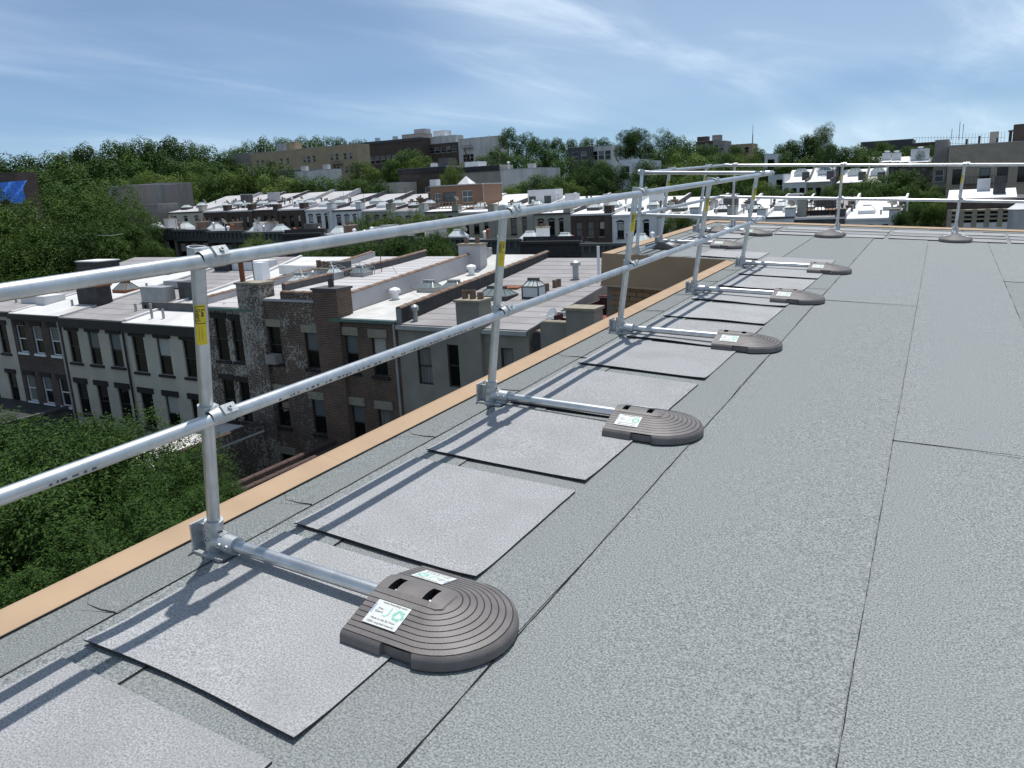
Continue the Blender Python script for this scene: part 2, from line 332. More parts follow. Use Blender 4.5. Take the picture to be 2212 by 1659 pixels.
# tan brick under the trim of the step-back
bm_ = MB().box(-.094, .094, -.05, .045, -.031, .031).mesh('brick', MT['tanbrick'])
for r in range(26):
    z = -.44 - r * .072; off = (r % 2) * .1
    for c in range(9):
        x = -.13 - off - c * .2
        if x - .094 < XL - .02: continue
        o = kid('brick', bm_, OWN); o.location = (x, YN - .03 + random.uniform(-.003, .003), z); o.scale = (1, 1, 1)
m = MB(); m.box(XL - .02, -.03, YN - .055, YN + .01, -4, -.40); kidmb(m, 'brick_backing', MT['mortar'])

# ---------------------------------------------------------------- lettering
def textmesh(s, size, name='lettering', bold=0.):
    cu = bpy.data.curves.new('t', 'FONT'); cu.body = s; cu.size = size; cu.align_x = 'CENTER'; cu.align_y = 'CENTER'; cu.resolution_u = 2; cu.offset = bold
    o = bpy.data.objects.new('t', cu); COL.objects.link(o); bpy.context.view_layer.update()
    me = bpy.data.meshes.new_from_object(o.evaluated_get(bpy.context.evaluated_depsgraph_get())); me.name = name
    bpy.data.objects.remove(o); bpy.data.curves.remove(cu); return me

# ---------------------------------------------------------------- counterweights
def a_of(t): return .055 + .1735 * t
def contour(t):
    a = a_of(t); xc = .208 + .035 * min(1, t); tip = .263 + .209 * t; ex = tip - xc
    P = [(xc * f, a) for f in (0, .25, .45, .63, .645, .85, 1.)]
    for th in (5, 6.5, 14, 22, 32, 42, 52, 62, 72, 81, 90): P.append((xc + ex * math.sin(R_(th)), a * math.cos(R_(th))))
    return P + [(x, -y) for x, y in reversed(P[:-1])]
NOTCH = set(range(4, 8)); PN = 35
NOTCH |= {PN - 1 - i for i in NOTCH}
def hz(t): return .088 - .052 * t ** 1.05
def make_weight():
    rings = [(1., .0), (1., .016), (.993, .0255), (.975, .033), (.945, hz(.945))]
    for k in range(8, 0, -1):
        tg = k / 9 + .02
        rings += [(tg + .018, hz(tg) + .0012), (tg + .006, hz(tg) - .0012), (tg, hz(tg) - .0055), (tg - .006, hz(tg) + .0015)]
    rings += [(.0, hz(0))]
    mb = MB(); rows = []
    for t, z in rings:
        c = contour(t); cn = contour(.90); row = []
        for i, (x, y) in enumerate(c):
            if i in NOTCH and t > .90: x, y = cn[i]
            row.append((x, y, z))
        rows.append(row)
    k0 = len(mb.v)
    for row in rows: mb.v += row
    n = len(rows[0])
    for r in range(len(rows) - 1):
        for i in range(n - 1):
            mb.f.append((k0 + r*n + i, k0 + (r+1)*n + i, k0 + (r+1)*n + i + 1, k0 + r*n + i + 1)); mb.m.append(0)
    for r in range(len(rows) - 1):                        # flat end, saw-tooth edge
        for i, fl in ((0, 1), (n - 1, 0)):
            a, b = rows[r][i], rows[r+1][i]; f = ((a[0], a[1], 0), (b[0], b[1], 0), b, a)
            mb.face(f[::-1] if fl else f)
    # hump over the tube: a barrel with two slots
    xs = [0, .040, .072, .174, .206, .238, .256]; ys = [-.055, -.034, -.017, 0, .017, .034, .055]
    H = lambda x, y: .090 + .012 * max(0, 1 - (y / .055) ** 2) * (1 - max(0, (x - .19) / .07) ** 2)
    hole = lambda i, j: i in (1, 3) and 1 <= j <= 4
    for i in range(len(xs) - 1):
        for j in range(len(ys) - 1):
            p = [(xs[i+a], ys[j+b], H(xs[i+a], ys[j+b])) for a, b in ((0,0),(1,0),(1,1),(0,1))]
            if i == 5: 
                w = [1, .8]; p = [(x, y * (w[0] if x < .25 else w[1]), z) for x, y, z in p]
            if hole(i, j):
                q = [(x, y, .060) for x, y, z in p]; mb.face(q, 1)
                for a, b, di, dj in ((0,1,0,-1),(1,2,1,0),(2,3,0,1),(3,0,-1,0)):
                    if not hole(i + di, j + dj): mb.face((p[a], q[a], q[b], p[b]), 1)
            else: mb.face(p, 0)
    for j in range(len(ys) - 1):
        mb.face(((0, ys[j], 0), (0, ys[j], H(0, ys[j])), (0, ys[j+1], H(0, ys[j+1])), (0, ys[j+1], 0)))
        if j >= 0: mb.face(((.256, ys[j]*.8, H(.256, ys[j])), (.262, ys[j]*.7, .086), (.262, ys[j+1]*.7, .086), (.256, ys[j+1]*.8, H(.256, ys[j+1]))))
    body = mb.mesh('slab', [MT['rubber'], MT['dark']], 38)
    bolt = MB().cyl((0, 0, 0), (0, 0, .018), .011, .009, 12).lathe((0, 0, .018), [(.009, 0), (.008, .004), (.004, .007)], 12).mesh('bolt', MT['zinc'], 40)
    st = MB(); st.box(-.063, .063, -.047, .047, 0, .0012); st = st.mesh('sticker', MT['white_sticker'])
    marks = []                                             # print on the sticker, in sticker space
    for s, size, x, y in (('www.keesafety.com', .0125, .004, .0405), ('Kee', .0125, -.034, .016), ('Guard', .0125, -.034, .004), ('Made in the EU from', .0118, 0, -.023), ('100% recycled material', .0118, 0, -.0375)):
        me = textmesh(s, size * .92); me.materials.append(MT['black']); marks.append(('lettering', me, (x, y, .0019)))
    b = MB().box(-.060, -.0575, -.008, .030, 0, .0006).mesh('logo_bar', MT['blue']); marks.append(('logo_bar', b, (0, 0, .0014)))
    j = MB(); pts = [(.003, .028), (.003, .004), (.0, -.003), (-.006, -.007), (-.013, -.006)]
    for (x0, y0), (x1, y1) in zip(pts, pts[1:]):
        dx, dy = x1 - x0, y1 - y0; d = math.hypot(dx, dy); nx, ny = -dy / d * .0016, dx / d * .0016
        j.face(((x0-nx, y0-ny, 0), (x1-nx, y1-ny, 0), (x1+nx, y1+ny, 0), (x0+nx, y0+ny, 0)))
    marks.append(('logo_hook', j.mesh('logo_hook', MT['green']), (0, 0, .0019)))
    rc = MB()                                              # three chasing arrows
    for q in range(3):
        ca, sa = math.cos(R_(120 * q)), math.sin(R_(120 * q)); rot = lambda x, y: (x*ca - y*sa, x*sa + y*ca, 0)
        rc.face([rot(*p) for p in ((-.013, -.018), (.004, -.018), (.004, -.0105), (-.0085, -.0105))][::1])
        rc.face([rot(*p) for p in ((.004, -.023), (.0135, -.0143), (.004, -.0055))])
        rc.face([rot(*p) for p in ((-.013, -.018), (-.0085, -.0105), (-.0125, -.004), (-.019, -.008))])
    marks.append(('recycling_mark', rc.mesh('recycling_mark', MT['green']), (.038, .008, .0019)))
    return body, bolt, st, marks
WBODY, WBOLT, WST, WMARKS = make_weight()
def weight(x, y, a, label, tilt=0, z=.013, both=True):
    t = thing('counterweight', label, 'counterweight', group='rubber counterweights of the guardrail'); on_roof(t, x, y, z, a)
    kid('slab', WBODY, t)
    for bx, by in ((.056, -.012), (.190, -.012)): b = kid('bolt', WBOLT, t); b.location = (bx, by, .060)
    sl = math.atan2(hz(.15) - hz(.68), a_of(.68) - a_of(.15)); ym = (a_of(.15) + a_of(.68)) / 2; zm = (hz(.15) + hz(.68)) / 2 + .0035
    for sgn in ((-1, 1) if both else (-1,)):
        s = kid('sticker', WST, t)
        s.matrix_local = Matrix.Rotation(0 if sgn < 0 else math.pi, 4, 'Z') @ Matrix.Translation((.108 if sgn < 0 else -.108, -ym, zm)) @ Matrix.Rotation(sl, 4, 'X')
        for nm, me, loc in WMARKS: k = kid(nm, me, s); k.location = loc
    return t

# ---------------------------------------------------------------- guardrail posts
LEAN, TR, RO = .1004, .02415, .046
ZT, ZL = 1.121, .559
def axis(z): return Vector((LEAN * z, 0, z))
def make_post():
    P = {}
    m = MB(); m.pipe(axis(.03), axis(ZT + .028), TR, TR - .003, 28); P['upright'] = m.mesh('upright', MT['galv'], 40)
    m = MB()                                                # base bracket
    m.box(-.062, .098, -.052, .056, .004, .012); m.box(-.066, -.058, -.05, .046, .012, .118)
    m.box(-.062, .09, -.058, -.052, .002, .016); m.box(-.058, -.02, -.006, .006, .012, .105)
    m.pipe(axis(.012), axis(.135), .0345, TR + .0008, 24); m.cyl((.0, 0, .052), (.128, 0, .052), .0335, n=24)
    m.cyl((.044, 0, .070), (.044, 0, .092), .017, .016, 16); m.box(.028, .066, -.016, .016, .07, .088)
    P['base_bracket'] = m.mesh('base_bracket', MT['cast'], 40)
    m = MB()
    for z in (.065, .105): m.cyl(axis(z) + Vector((0, -.03, 0)), axis(z) + Vector((0, -.041, 0)), .0095, .0085, 12); m.cyl(axis(z) + Vector((0, -.041, 0)), axis(z) + Vector((0, -.0413, 0)), .0045, n=6, m=1)
    for x in (.07, .108): m.cyl((x, -.03, .056), (x, -.041, .058), .0095, .0085, 12); m.cyl((x, -.041, .058), (x, -.0413, .058), .0045, n=6, m=1)
    m.cyl((.044, 0, .092), (.044, 0, .0924), .0105, n=14, m=1)
    P['set_screw'] = m.mesh('set_screw', [MT['cast'], MT['dark']], 40)
    m = MB(); m.cyl((.10, 0, .052), (.86, 0, .060), TR, n=24); m.pipe((.128, 0, .052), (.30, 0, .054), TR + .0022, TR - .0005, 24) if False else None
    P['outrigger_tube'] = m.mesh('outrigger_tube', MT['galv'], 40)
    for nm, z in (('top', ZT), ('low', ZL)):
        m = MB(); a = axis(z); rx = a + Vector((RO, 0, 0)); d = axis(1).normalized()
        m.pipe(a - d * .034, a + d * .038, .0315, TR + .0006, 24)
        m.box(a.x + .004, a.x + .030, -.031, .031, z - .032, z + .035)
        m.cyl(rx + Vector((0, .012, 0)), rx + Vector((0, .070, 0)), .0318, n=24)
        m.cyl(rx + Vector((0, -.030, 0)), rx + Vector((0, .012, 0)), .0262, .0315, n=24, caps=False)
        n_ = Vector((.72, 0, .69)); o = Vector((.69, 0, -.72)); c = rx + Vector((0, .041, 0))
        for s0, s1, w in ((.024, .0385, .019),):
            q = [c + n_ * s0 + o * (w * i) + Vector((0, .029 * j, 0)) for i, j in ((-1,-1),(1,-1),(1,1),(-1,1))]; q2 = [p + n_ * (s1 - s0) for p in q]
            k = len(m.v); m.v += [tuple(p) for p in q + q2]
            for f in ((0,1,2,3),(7,6,5,4),(0,4,5,1),(1,5,6,2),(2,6,7,3),(3,7,4,0)): m.f.append(tuple(k + i for i in f)); m.m.append(0)
        m.cyl(c + n_ * .038, c + n_ * .046, .0095, .0088, 14); m.cyl(c + n_ * .046, c + n_ * .0463, .0048, n=6, m=1)
        P['clamp_' + nm] = m.mesh('rail_clamp', [MT['cast'], MT['dark']], 40)
    # yellow wrap sticker with print, bent round the tube
    def bend(pts, r=TR + .0006, a0=R_(-44), z0=.895):
        res = []
        for x, y in pts:
            t = a0 + x / TR; c = axis(z0 + y); res.append((c.x + r * math.cos(t), r * math.sin(t), c.z))
        return res
    m = MB(); nx = 8
    for i in range(nx):
        x0, x1 = -.019 + .038 * i / nx, -.019 + .038 * (i + 1) / nx
        m.face(bend(((x0, -.07), (x1, -.07), (x1, .07), (x0, .07))))
    P['sticker'] = m.mesh('sticker', MT['yellow'], 60)
    def bent(me):
        co = [(v.co.x, v.co.y) for v in me.vertices]
        for v, c in zip(me.vertices, bend([(y, -x + .035) for x, y in co], TR + .0012)): v.co = c     # reads downwards
        me.materials.append(MT['black']); me.update(); return me
    t1 = textmesh('Kee', .018, bold=.0004); t2 = textmesh('Guard', .018, bold=.0004)
    for v in t1.vertices: v.co.y += .0085; v.co.x -= .008
    for v in t2.vertices: v.co.y -= .0065
    P['lettering'] = [bent(t1), bent(t2)]
    m = MB()
    for x0, x1, y0, y1 in ((-.0175, -.0145, .005, .064), (-.0175, .017, .063, .0655), (-.0175, .017, .004, .0065), (-.006, -.0052, -.06, -.004), (.003, .0038, -.055, -.004)):
        k = 5
        for i in range(k):
            a, b = x0 + (x1 - x0) * i / k, x0 + (x1 - x0) * (i + 1) / k; m.face(bend(((a, y0), (b, y0), (b, y1), (a, y1)), TR + .0012))
    P['print_frame'] = m.mesh('print_frame', MT['black'])
    return P
PP = make_post()
def post(x, y, a, label, leg=True, sticker=True, group='galvanised guardrail posts'):
    t = thing('guardrail_post', label, 'guardrail post', group=group); on_roof(t, x, y, .006, a)
    kid('upright', PP['upright'], t); b = kid('base_bracket', PP['base_bracket'], t); kid('set_screw', PP['set_screw'], b)
    if leg: kid('outrigger_tube', PP['outrigger_tube'], t)
    kid('rail_clamp', PP['clamp_top'], t); kid('rail_clamp', PP['clamp_low'], t)
    if sticker:
        s = kid('sticker', PP['sticker'], t)
        for q in PP['lettering']: kid('lettering', q, s)
        kid('print_frame', PP['print_frame'], s)
    return t
XP = .155
for n in range(4, -1, -1):
    y = 1.77 + 2.05 * n; k = 4 - n
    w = ORD[k]
    post(XP, y, R_((-.6, .5, 0, -.4, .3)[n]), 'leaning galvanised post on the long guardrail, %s from the tan step-back corner' % w)
    weight(XP + .82, y + (.0, -.02, 0., .0, -.02)[n], R_((0, 2.0, 1.2, .6, .5)[n]), 'ribbed dark grey counterweight of the long guardrail, %s from the tan step-back corner' % w)
post(-1.56, 11.85, 0, 'galvanised guardrail post beyond the step-back, next to its corner')
post(-1.57, 13.87, 0, 'galvanised guardrail post between step-back and far roof corner, nearer the far corner')
weight(-1.56 + .84, 11.87, R_(1), 'ribbed counterweight beyond the step-back, next to its corner'); weight(-1.57 + .86, 13.75, R_(-2), 'ribbed counterweight between the step-back and far roof corner')
post(-1.41, 10.44, R_(90), 'galvanised guardrail post standing on the step-back edge', sticker=False)
weight(-1.36, 11.25, R_(84), 'ribbed counterweight lying behind the tan step-back trim')
for x, w, l in ((-1.22, 'by the far roof corner', 1), (.61, 'second from the far roof corner', 1), (2.43, 'third from the far roof corner', 1), (4.4, 'fourth from the far roof corner', 1)):
    if x > 4: continue
    post(x, 14.95, R_(-90), 'galvanised guardrail post on the far edge run, ' + w)
    weight(x + .03, 14.95 - .82, R_(-90 + random.uniform(-2, 2)), 'domed counterweight on the far edge run, ' + w)
# rails
def rail(name, label, pts, marks=None):
    m = MB()
    for p, q in zip(pts, pts[1:]): m.cyl(p, q, TR, n=28)
    t = thing(name, label, 'handrail', group='galvanised guard rails'); t.matrix_world = ROOF
    kid('tube', m.mesh('tube', MT['galv'], 40), t)
    return t
def elbow(t, p, d1, d2):
    m = MB(); p = Vector(p); d1, d2 = Vector(d1), Vector(d2)
    m.cyl(p, p + d1 * .085, .0315, n=20); m.cyl(p, p + d2 * .085, .0315, n=20)
    k = [(.0315 * math.cos(R_(a)), .0315 * math.sin(R_(a))) for a in range(-90, 91, 15)]; m.lathe(p, [(max(r, .0005), z) for r, z in k], 20)
    kid('elbow', m.mesh('elbow', MT['cast'], 45), t)
def coupler(t, p, d):
    m = MB(); p = Vector(p); d = Vector(d); m.pipe(p - d * .06, p + d * .06, TR + .003, TR - .001, 24); kid('coupler', m.mesh('coupler', MT['galv'], 40), t)
for z, nm in ((ZT, 'top'), (ZL, 'middle')):
    xo = XP + LEAN * z + RO; ye = 10.44 + LEAN * z + RO; xl = -1.56 + LEAN * z + RO; yb = 14.95 - LEAN * z - RO
    a = rail('guard_rail', '%s rail of the long guardrail along the tan roof edge' % nm, [(xo, -1.2, z), (xo, ye, z)]); elbow(a, (xo, ye, z), (0, -1, 0), (-1, 0, 0))
    c = rail('guard_rail', '%s rail crossing the step-back' % nm, [(xo - .03, ye, z), (xl + .03, ye, z)]); elbow(c, (xl, ye, z), (1, 0, 0), (0, 1, 0))
    b = rail('guard_rail', '%s rail running from the step-back to the far corner' % nm, [(xl, ye + .03, z), (xl, yb - .02, z)])
    d = rail('guard_rail', '%s rail along the far roof edge' % nm, [(xl - .03, yb, z), (14., yb, z)]); elbow(d, (xl, yb, z), (1, 0, 0), (0, -1, 0))
    if z == ZL:                                              # faded maker's print, illegible dashes
        for y0, L_ in ((1.15, .14), (2.05, .62), (2.75, .75), (5.2, .5)):
            m = MB(); y = y0; r = random.Random(int(y0 * 100))
            while y < y0 + L_:
                w = r.uniform(.006, .022); t0 = R_(-20 + r.uniform(-3, 3)); hh = R_(r.uniform(16, 24))
                if r.random() < .85:
                    ps = [(xo + (TR + .0005) * math.cos(t), yy, z + (TR + .0005) * math.sin(t)) for t, yy in ((t0 - hh/2, y), (t0 - hh/2, y + w), (t0 + hh/2, y + w), (t0 + hh/2, y))]; m.face(ps)
                y += w + r.uniform(.004, .016)
            kid('faded_print', m.mesh('faded_print', mat('faded_print', (.10, .12, .16))), a)
    else: coupler(a, (xo, .92, z), (0, 1, 0))

# ---------------------------------------------------------------- loose mats
def roofmat(x0, x1, y0, y1, label, seed, curl=.011, group='pale roofing mats under the guardrail', sh=.0, z0=.0075):
    ra = random.Random(seed); nx, ny = 12, 12; th = .0065; mb = MB(); x_, y_ = (x0 + x1) / 2, (y0 + y1) / 2
    p1, p2, a1, a2 = ra.uniform(0, 6), ra.uniform(0, 6), ra.uniform(.3, 1), ra.uniform(.2, .8)
    G = []
    for j in range(ny + 1):
        row = []
        for i in range(nx + 1):
            u, v = i / nx, j / ny
            ed = max(0, 1 - v / .22) ** 2                       # the edge towards y0 lifts and ripples
            z = z0 + th + curl * ed * (.35 + .65 * a1 * (.5 + .5 * math.sin(u * 7 + p1))) + .0025 * (.5 + .5 * math.sin(u * 4 + v * 3 + p2)) + curl * .6 * a2 * (max(0, u - .8) / .2) ** 2 * ed
            row.append((x0 - x_ + (x1 - x0) * u + sh * (v - .5) + ra.uniform(-.001, .001), y0 - y_ + (y1 - y0) * v + .012 * a1 * math.sin(u * 5 + p2) * (1 - v), z))
        G.append(row)
    for j in range(ny):
        for i in range(nx): mb.face((G[j][i], G[j][i+1], G[j+1][i+1], G[j+1][i]))
    ring = [G[0][i] for i in range(nx)] + [G[j][nx] for j in range(ny)] + [G[ny][i] for i in range(nx, 0, -1)] + [G[j][0] for j in range(ny, 0, -1)]
    for a, b in zip(ring, ring[1:] + ring[:1]): mb.face((a, (a[0], a[1], max(.004, a[2] - th)), (b[0], b[1], max(.004, b[2] - th)), b), 1)
    o = bpy.data.objects.new('roofing_mat', mb.mesh('roofing_mat', [MT['mat'], MT['bitumen']], 30)); COL.objects.link(o)
    on_roof(o, x_, y_); tag(o, label, 'mat', group); return o
YS = [(.2, 1.085), (1.172, 2.0), (2.058, 2.885), (2.99, 3.80), (3.87, 4.72), (4.845, 5.68), (5.74, 6.56), (6.655, 7.43), (7.53, 8.33), (8.42, 9.22), (9.30, 10.15)]
for k, (a, b) in enumerate(reversed(YS)):
    roofmat(.265 + random.uniform(-.01, .015), 1.155 + random.uniform(-.006, .01), a, b, 'pale grey roofing mat in the row along the long guardrail, %s from the tan step-back' % ORD[k], 50 + k, sh=random.uniform(-.01, .01))
roofmat(.27, 1.13, 10.24, 10.98, 'pale roofing mat lying past the end of the long row, beside the step-back corner', 3)
roofmat(-.62, .20, 10.66, 11.4, 'pale roofing mat behind the step-back trim', 4)
for k, (a, b) in enumerate(((12.1, 12.85), (12.95, 13.7))): roofmat(-1.45, -.6, a, b, 'pale roofing mat on the strip between step-back and far corner, %s from the step-back' % ORD[k], 80 + k)
for c, (xa, xb) in enumerate(((-1.5, -.36), (-.25, 1.45), (1.52, 3.14), (3.19, 4.8))):
    for r, (ya, yb) in enumerate(((13.9, 14.33), (14.38, 14.81), (14.87, 15.3))):
        roofmat(xa, xb, ya, yb, 'far edge mat, %s row in from the edge, %s group from the corner' % (ORD[2 - r], ORD[c]), 100 + 10 * c + r, .006, 'mats along the far roof edge')

# ================================================================ the neighbourhood (level world; x along the rows, y away from us)
def gz(x, y):
    z = -15.5 + .03 * y - .045 * (x + 13)
    return max(-21., 14 - math.log1p(math.exp((14 - z) / 4)) * 4 if z < 60 else 14) if z > -21 else -21.
m = MB(); gx = [-1500, -900, -600] + list(range(-450, 160, 30)) + [250, 500, 900, 1500]; gy = [-300, -150, -60] + list(range(-30, 460, 30)) + [600, 900, 1400, 2400]
for j in range(len(gy) - 1):
    for i in range(len(gx) - 1):
        m.face([(gx[i+a], gy[j+b], gz(gx[i+a], gy[j+b])) for a, b in ((0,0),(1,0),(1,1),(0,1))])
MT['ground'] = mat('ground_soil_grass', (.045, .055, .025), (.09, .085, .06), .35, .95, detail=8)
MT['asphalt'] = mat('asphalt', (.045, .045, .047), (.06, .06, .06), 3, .9)
tag(m.build('ground', MT['ground'], smooth=60), kind='structure')
def strip(name, x0, x1, y0, y1, dz, mt):
    mb = MB(); n = int((x1 - x0) / 15)
    for i in range(n):
        a, b = x0 + (x1 - x0) * i / n, x0 + (x1 - x0) * (i + 1) / n
        mb.face([(a, y0, gz(a, y0) + dz), (b, y0, gz(b, y0) + dz), (b, y1, gz(b, y1) + dz), (a, y1, gz(a, y1) + dz)])
    tag(mb.build(name, mt), kind='structure')
for ya, yb in ((43, 53), (105, 115)):
    strip('road', -260, 60, ya, yb, .06, MT['asphalt'])
    MT['pave'] = MT.get('pave') or mat('pavement', (.27, .26, .25), (.33, .32, .30), 2, .9)
    for a, b in ((ya - 4, ya), (yb, yb + 4)): strip('pavement', -260, 60, a, b, .18, MT['pave'])

C_ = dict(
 lightgrey=mat('paint_light_grey', (.47, .425, .35), (.40, .36, .30), .9, .85, detail=9, c3=(.30, .30, .28), s3=.7, f3=.4),
 palegrey=mat('paint_pale_grey', (.53, .485, .40), (.45, .41, .34), .9, .85, detail=9, c3=(.36, .36, .34), s3=.7, f3=.4),
 stucco=mat('grey_stucco', (.28, .262, .22), (.225, .21, .175), 1.3, .9, detail=9, c3=(.20, .20, .185), s3=.5, f3=.6, bump=.2, bscale=30),
 white=mat('white_paint', (.72, .73, .74), (.62, .64, .66), 1., .8, detail=8, c3=(.50, .51, .52), s3=.6, f3=.4),
 cream=mat('cream_paint', (.58, .54, .44), (.50, .47, .39), 1., .85, detail=8, c3=(.36, .34, .29), s3=.6, f3=.4),
 beige=mat('beige_stucco', (.44, .39, .31), (.37, .33, .26), .8, .9, detail=8, c3=(.27, .24, .20), s3=.5, f3=.5),
 greybeige=mat('greybeige_stucco', (.38, .36, .31), (.31, .30, .26), .8, .9, detail=8, c3=(.22, .21, .19), s3=.5, f3=.5),
 brown=brickmat('brown_brick', (.075, .042, .032), (.045, .029, .024), (.11, .095, .08)),
 redbrown=brickmat('red_brown_brick', (.115, .052, .033), (.05, .030, .023), (.19, .16, .125)),
 washed=brickmat('whitewashed_brick', (.08, .045, .034), (.04, .028, .024), (.19, .17, .145), (.42, .40, .35), (.47, .60)),
 brickpart=brickmat('part_washed_brick', (.11, .052, .034), (.05, .031, .024), (.19, .165, .13), (.42, .40, .35), (.58, .70)),
 darkbrick=brickmat('dark_brick', (.085, .055, .045), (.06, .042, .036), (.08, .07, .06)),
 tanbrick2=mat('tan_brick_far', (.40, .31, .20), (.33, .255, .165), 1.4, .9, detail=9, c3=(.25, .20, .14), s3=.25, f3=.5),
 taupe=mat('taupe_brick_far', (.33, .285, .225), (.27, .235, .185), 1.4, .9, detail=9, c3=(.2, .175, .145), s3=.25, f3=.5),
 greybrick=mat('grey_brick_far', (.30, .275, .25), (.24, .22, .205), 1.4, .9, detail=9, c3=(.17, .16, .15), s3=.25, f3=.5),
 whitewall=mat('white_wall_stained', (.60, .59, .57), (.50, .49, .47), .7, .9, detail=9, c3=(.33, .30, .28), s3=.35, f3=.6, stretch=(1, 1, .25)),
 greywall=mat('grey_wall_streaked', (.27, .26, .24), (.20, .19, .18), 1.5, .9, detail=9, c3=(.30, .17, .12), s3=.22, f3=.45, stretch=(1, 1, .12)),
 timber=mat('cedar_cladding', (.26, .15, .095), (.21, .12, .076), 5, .7, detail=6, stretch=(.3, .3, 6)),
 roofwhite=mat('white_roof_coating', (.70, .70, .70), (.60, .60, .60), 1.1, .7, detail=9, c3=(.55, .55, .55), s3=.5, f3=.35, bump=.6, bscale=2.2),
 roofpale=mat('pale_roof_roll', (.46, .45, .46), (.40, .39, .40), .9, .85, detail=8, c3=(.32, .31, .31), s3=.5, f3=.5),
 roofgrey=mat('grey_roof_roll', (.30, .285, .29), (.25, .24, .245), .9, .88, detail=8, c3=(.18, .168, .16), s3=.6, f3=.5),
 roofold=mat('white_roof_coating_worn', (.56, .555, .54), (.47, .465, .45), 1.6, .9, detail=10, c3=(.36, .345, .325), s3=.7, f3=.5, bump=.9, bscale=3.2),
 roofsilver=mat('silver_roof_paint', (.64, .64, .64), (.54, .535, .53), .8, .65, detail=9, c3=(.34, .31, .28), s3=.45, f3=.5, bump=.4, bscale=2),
 tar=mat('tar_black', (.018, .018, .02), (.035, .035, .036), 3, .7, detail=6),
 charcoal=mat('charcoal_paint', (.06, .06, .063), (.09, .09, .092), 2, .8, detail=6),
 brownstone=mat('brownstone_trim', (.014, .011, .010), (.024, .019, .016), 4, .85),
 stone=mat('buff_stone', (.30, .265, .20), (.24, .21, .165), 4, .85, detail=6),
 blackpaint=mat('black_gutter_paint', (.010, .009, .009), (.018, .016, .015), 3, .6),
 copper=mat('green_copper', (.07, .13, .11), (.10, .16, .14), 3, .6), metal=mat('grey_sheet_metal', (.42, .43, .43), (.34, .35, .35), 2, .45, .5),
 oxblood=mat('oxblood_tile', (.085, .05, .042), (.055, .036, .032), 6, .85, detail=7),
 terracotta=mat('terracotta', (.20, .115, .075), (.13, .085, .062), 6, .85, detail=7, c3=(.25, .21, .18), s3=3, f3=.6),
 rust=mat('rusty_iron', (.26, .085, .03), (.16, .06, .03), 7, .85, detail=7), redrust=mat('red_hatch', (.42, .06, .05), (.32, .05, .045), 4, .8),
 framewhite=mat('white_frame', (.72, .74, .74), (.62, .64, .64), 8, .5), frameblack=mat('black_frame', (.018, .018, .018), (.03, .03, .03), 8, .5),
 iron=mat('black_iron', (.03, .03, .03), (.05, .045, .04), 9, .6, .3), redwood=mat('red_stained_deck', (.24, .055, .035), (.17, .042, .03), 6, .75, detail=6, stretch=(1, 6, 1)),
 lattice=mat('dark_lattice', (.055, .02, .015), (.035, .014, .011), 8, .8), plastic=mat('white_plastic', (.80, .80, .80), None, rough=.35),
 wood=mat('weathered_deck', (.34, .20, .11), (.27, .16, .09), 7, .8, detail=6, stretch=(6, 1, 1)),
 cornice=mat('green_grey_cornice', (.085, .10, .095), (.065, .078, .075), 3, .8), tarp=mat('blue_tarpaulin', (.02, .15, .62), (.03, .20, .72), 2.5, .35, detail=6, bump=.7, bscale=3),
 slate=mat('dark_slate', (.05, .052, .058), (.035, .037, .042), 4, .6), blind=mat('window_blind', (.42, .42, .38), (.36, .36, .33), 6, .6), curtain=mat('net_curtain', (.20, .20, .18), (.10, .10, .09), 22, .8, stretch=(1, 1, .04)),
)
def glassmat(name, c, r=.06):
    g = mat(name, c, None, rough=r, spec=.35); return g
C_['glass'] = glassmat('window_glass', (.008, .009, .010)); C_['glassmid'] = glassmat('window_glass_blind', (.13, .145, .15), .1); C_['skyglass'] = glassmat('skylight_glass', (.16, .20, .20), .12); C_['skyglasspale'] = glassmat('skylight_glass_pale', (.50, .54, .54), .25)

_wc = {}
def winmeshes(w, h, fr, kind):
    k = (round(w, 2), round(h, 2), fr, kind)
    if k not in _wc:
        b = .055; f = MB(); hw, hh = w / 2, h / 2
        f.box(-hw, -hw + b, -.03, .05, -hh, hh); f.box(hw - b, hw, -.03, .05, -hh, hh); f.box(-hw + b, hw - b, -.03, .05, hh - b, hh); f.box(-hw + b, hw - b, -.03, .05, -hh, -hh + b)
        f.box(-hw + b, hw - b, -.012, .05, -.03, .03)
        if kind == 2: f.box(-.02, .02, -.01, .05, -hh + b, hh - b)
        up = C_['glass'] if kind in (0, 2) else (C_['glassmid'] if kind == 1 else C_['blind'] if kind == 3 else C_['curtain'])
        lo = C_['glass'] if kind in (0, 1, 2, 3) else C_['curtain']
        p = MB().box(-hw + b, hw - b, .012, .03, .03, hh - b).mesh('pane', up); q = MB().box(-hw + b, hw - b, .03, .045, -hh + b, -.03).mesh('pane', lo)
        _wc[k] = (f.mesh('window', C_[fr]), p, q)
    return _wc[k]
_bx = {}
def boxmesh(name, w, d, h, mt):
    k = (name, round(w, 2), round(d, 2), round(h, 2), mt)
    if k not in _bx: _bx[k] = MB().box(-w/2, w/2, -d/2, d/2, -h/2, h/2).mesh(name, C_[mt])
    return _bx[k]
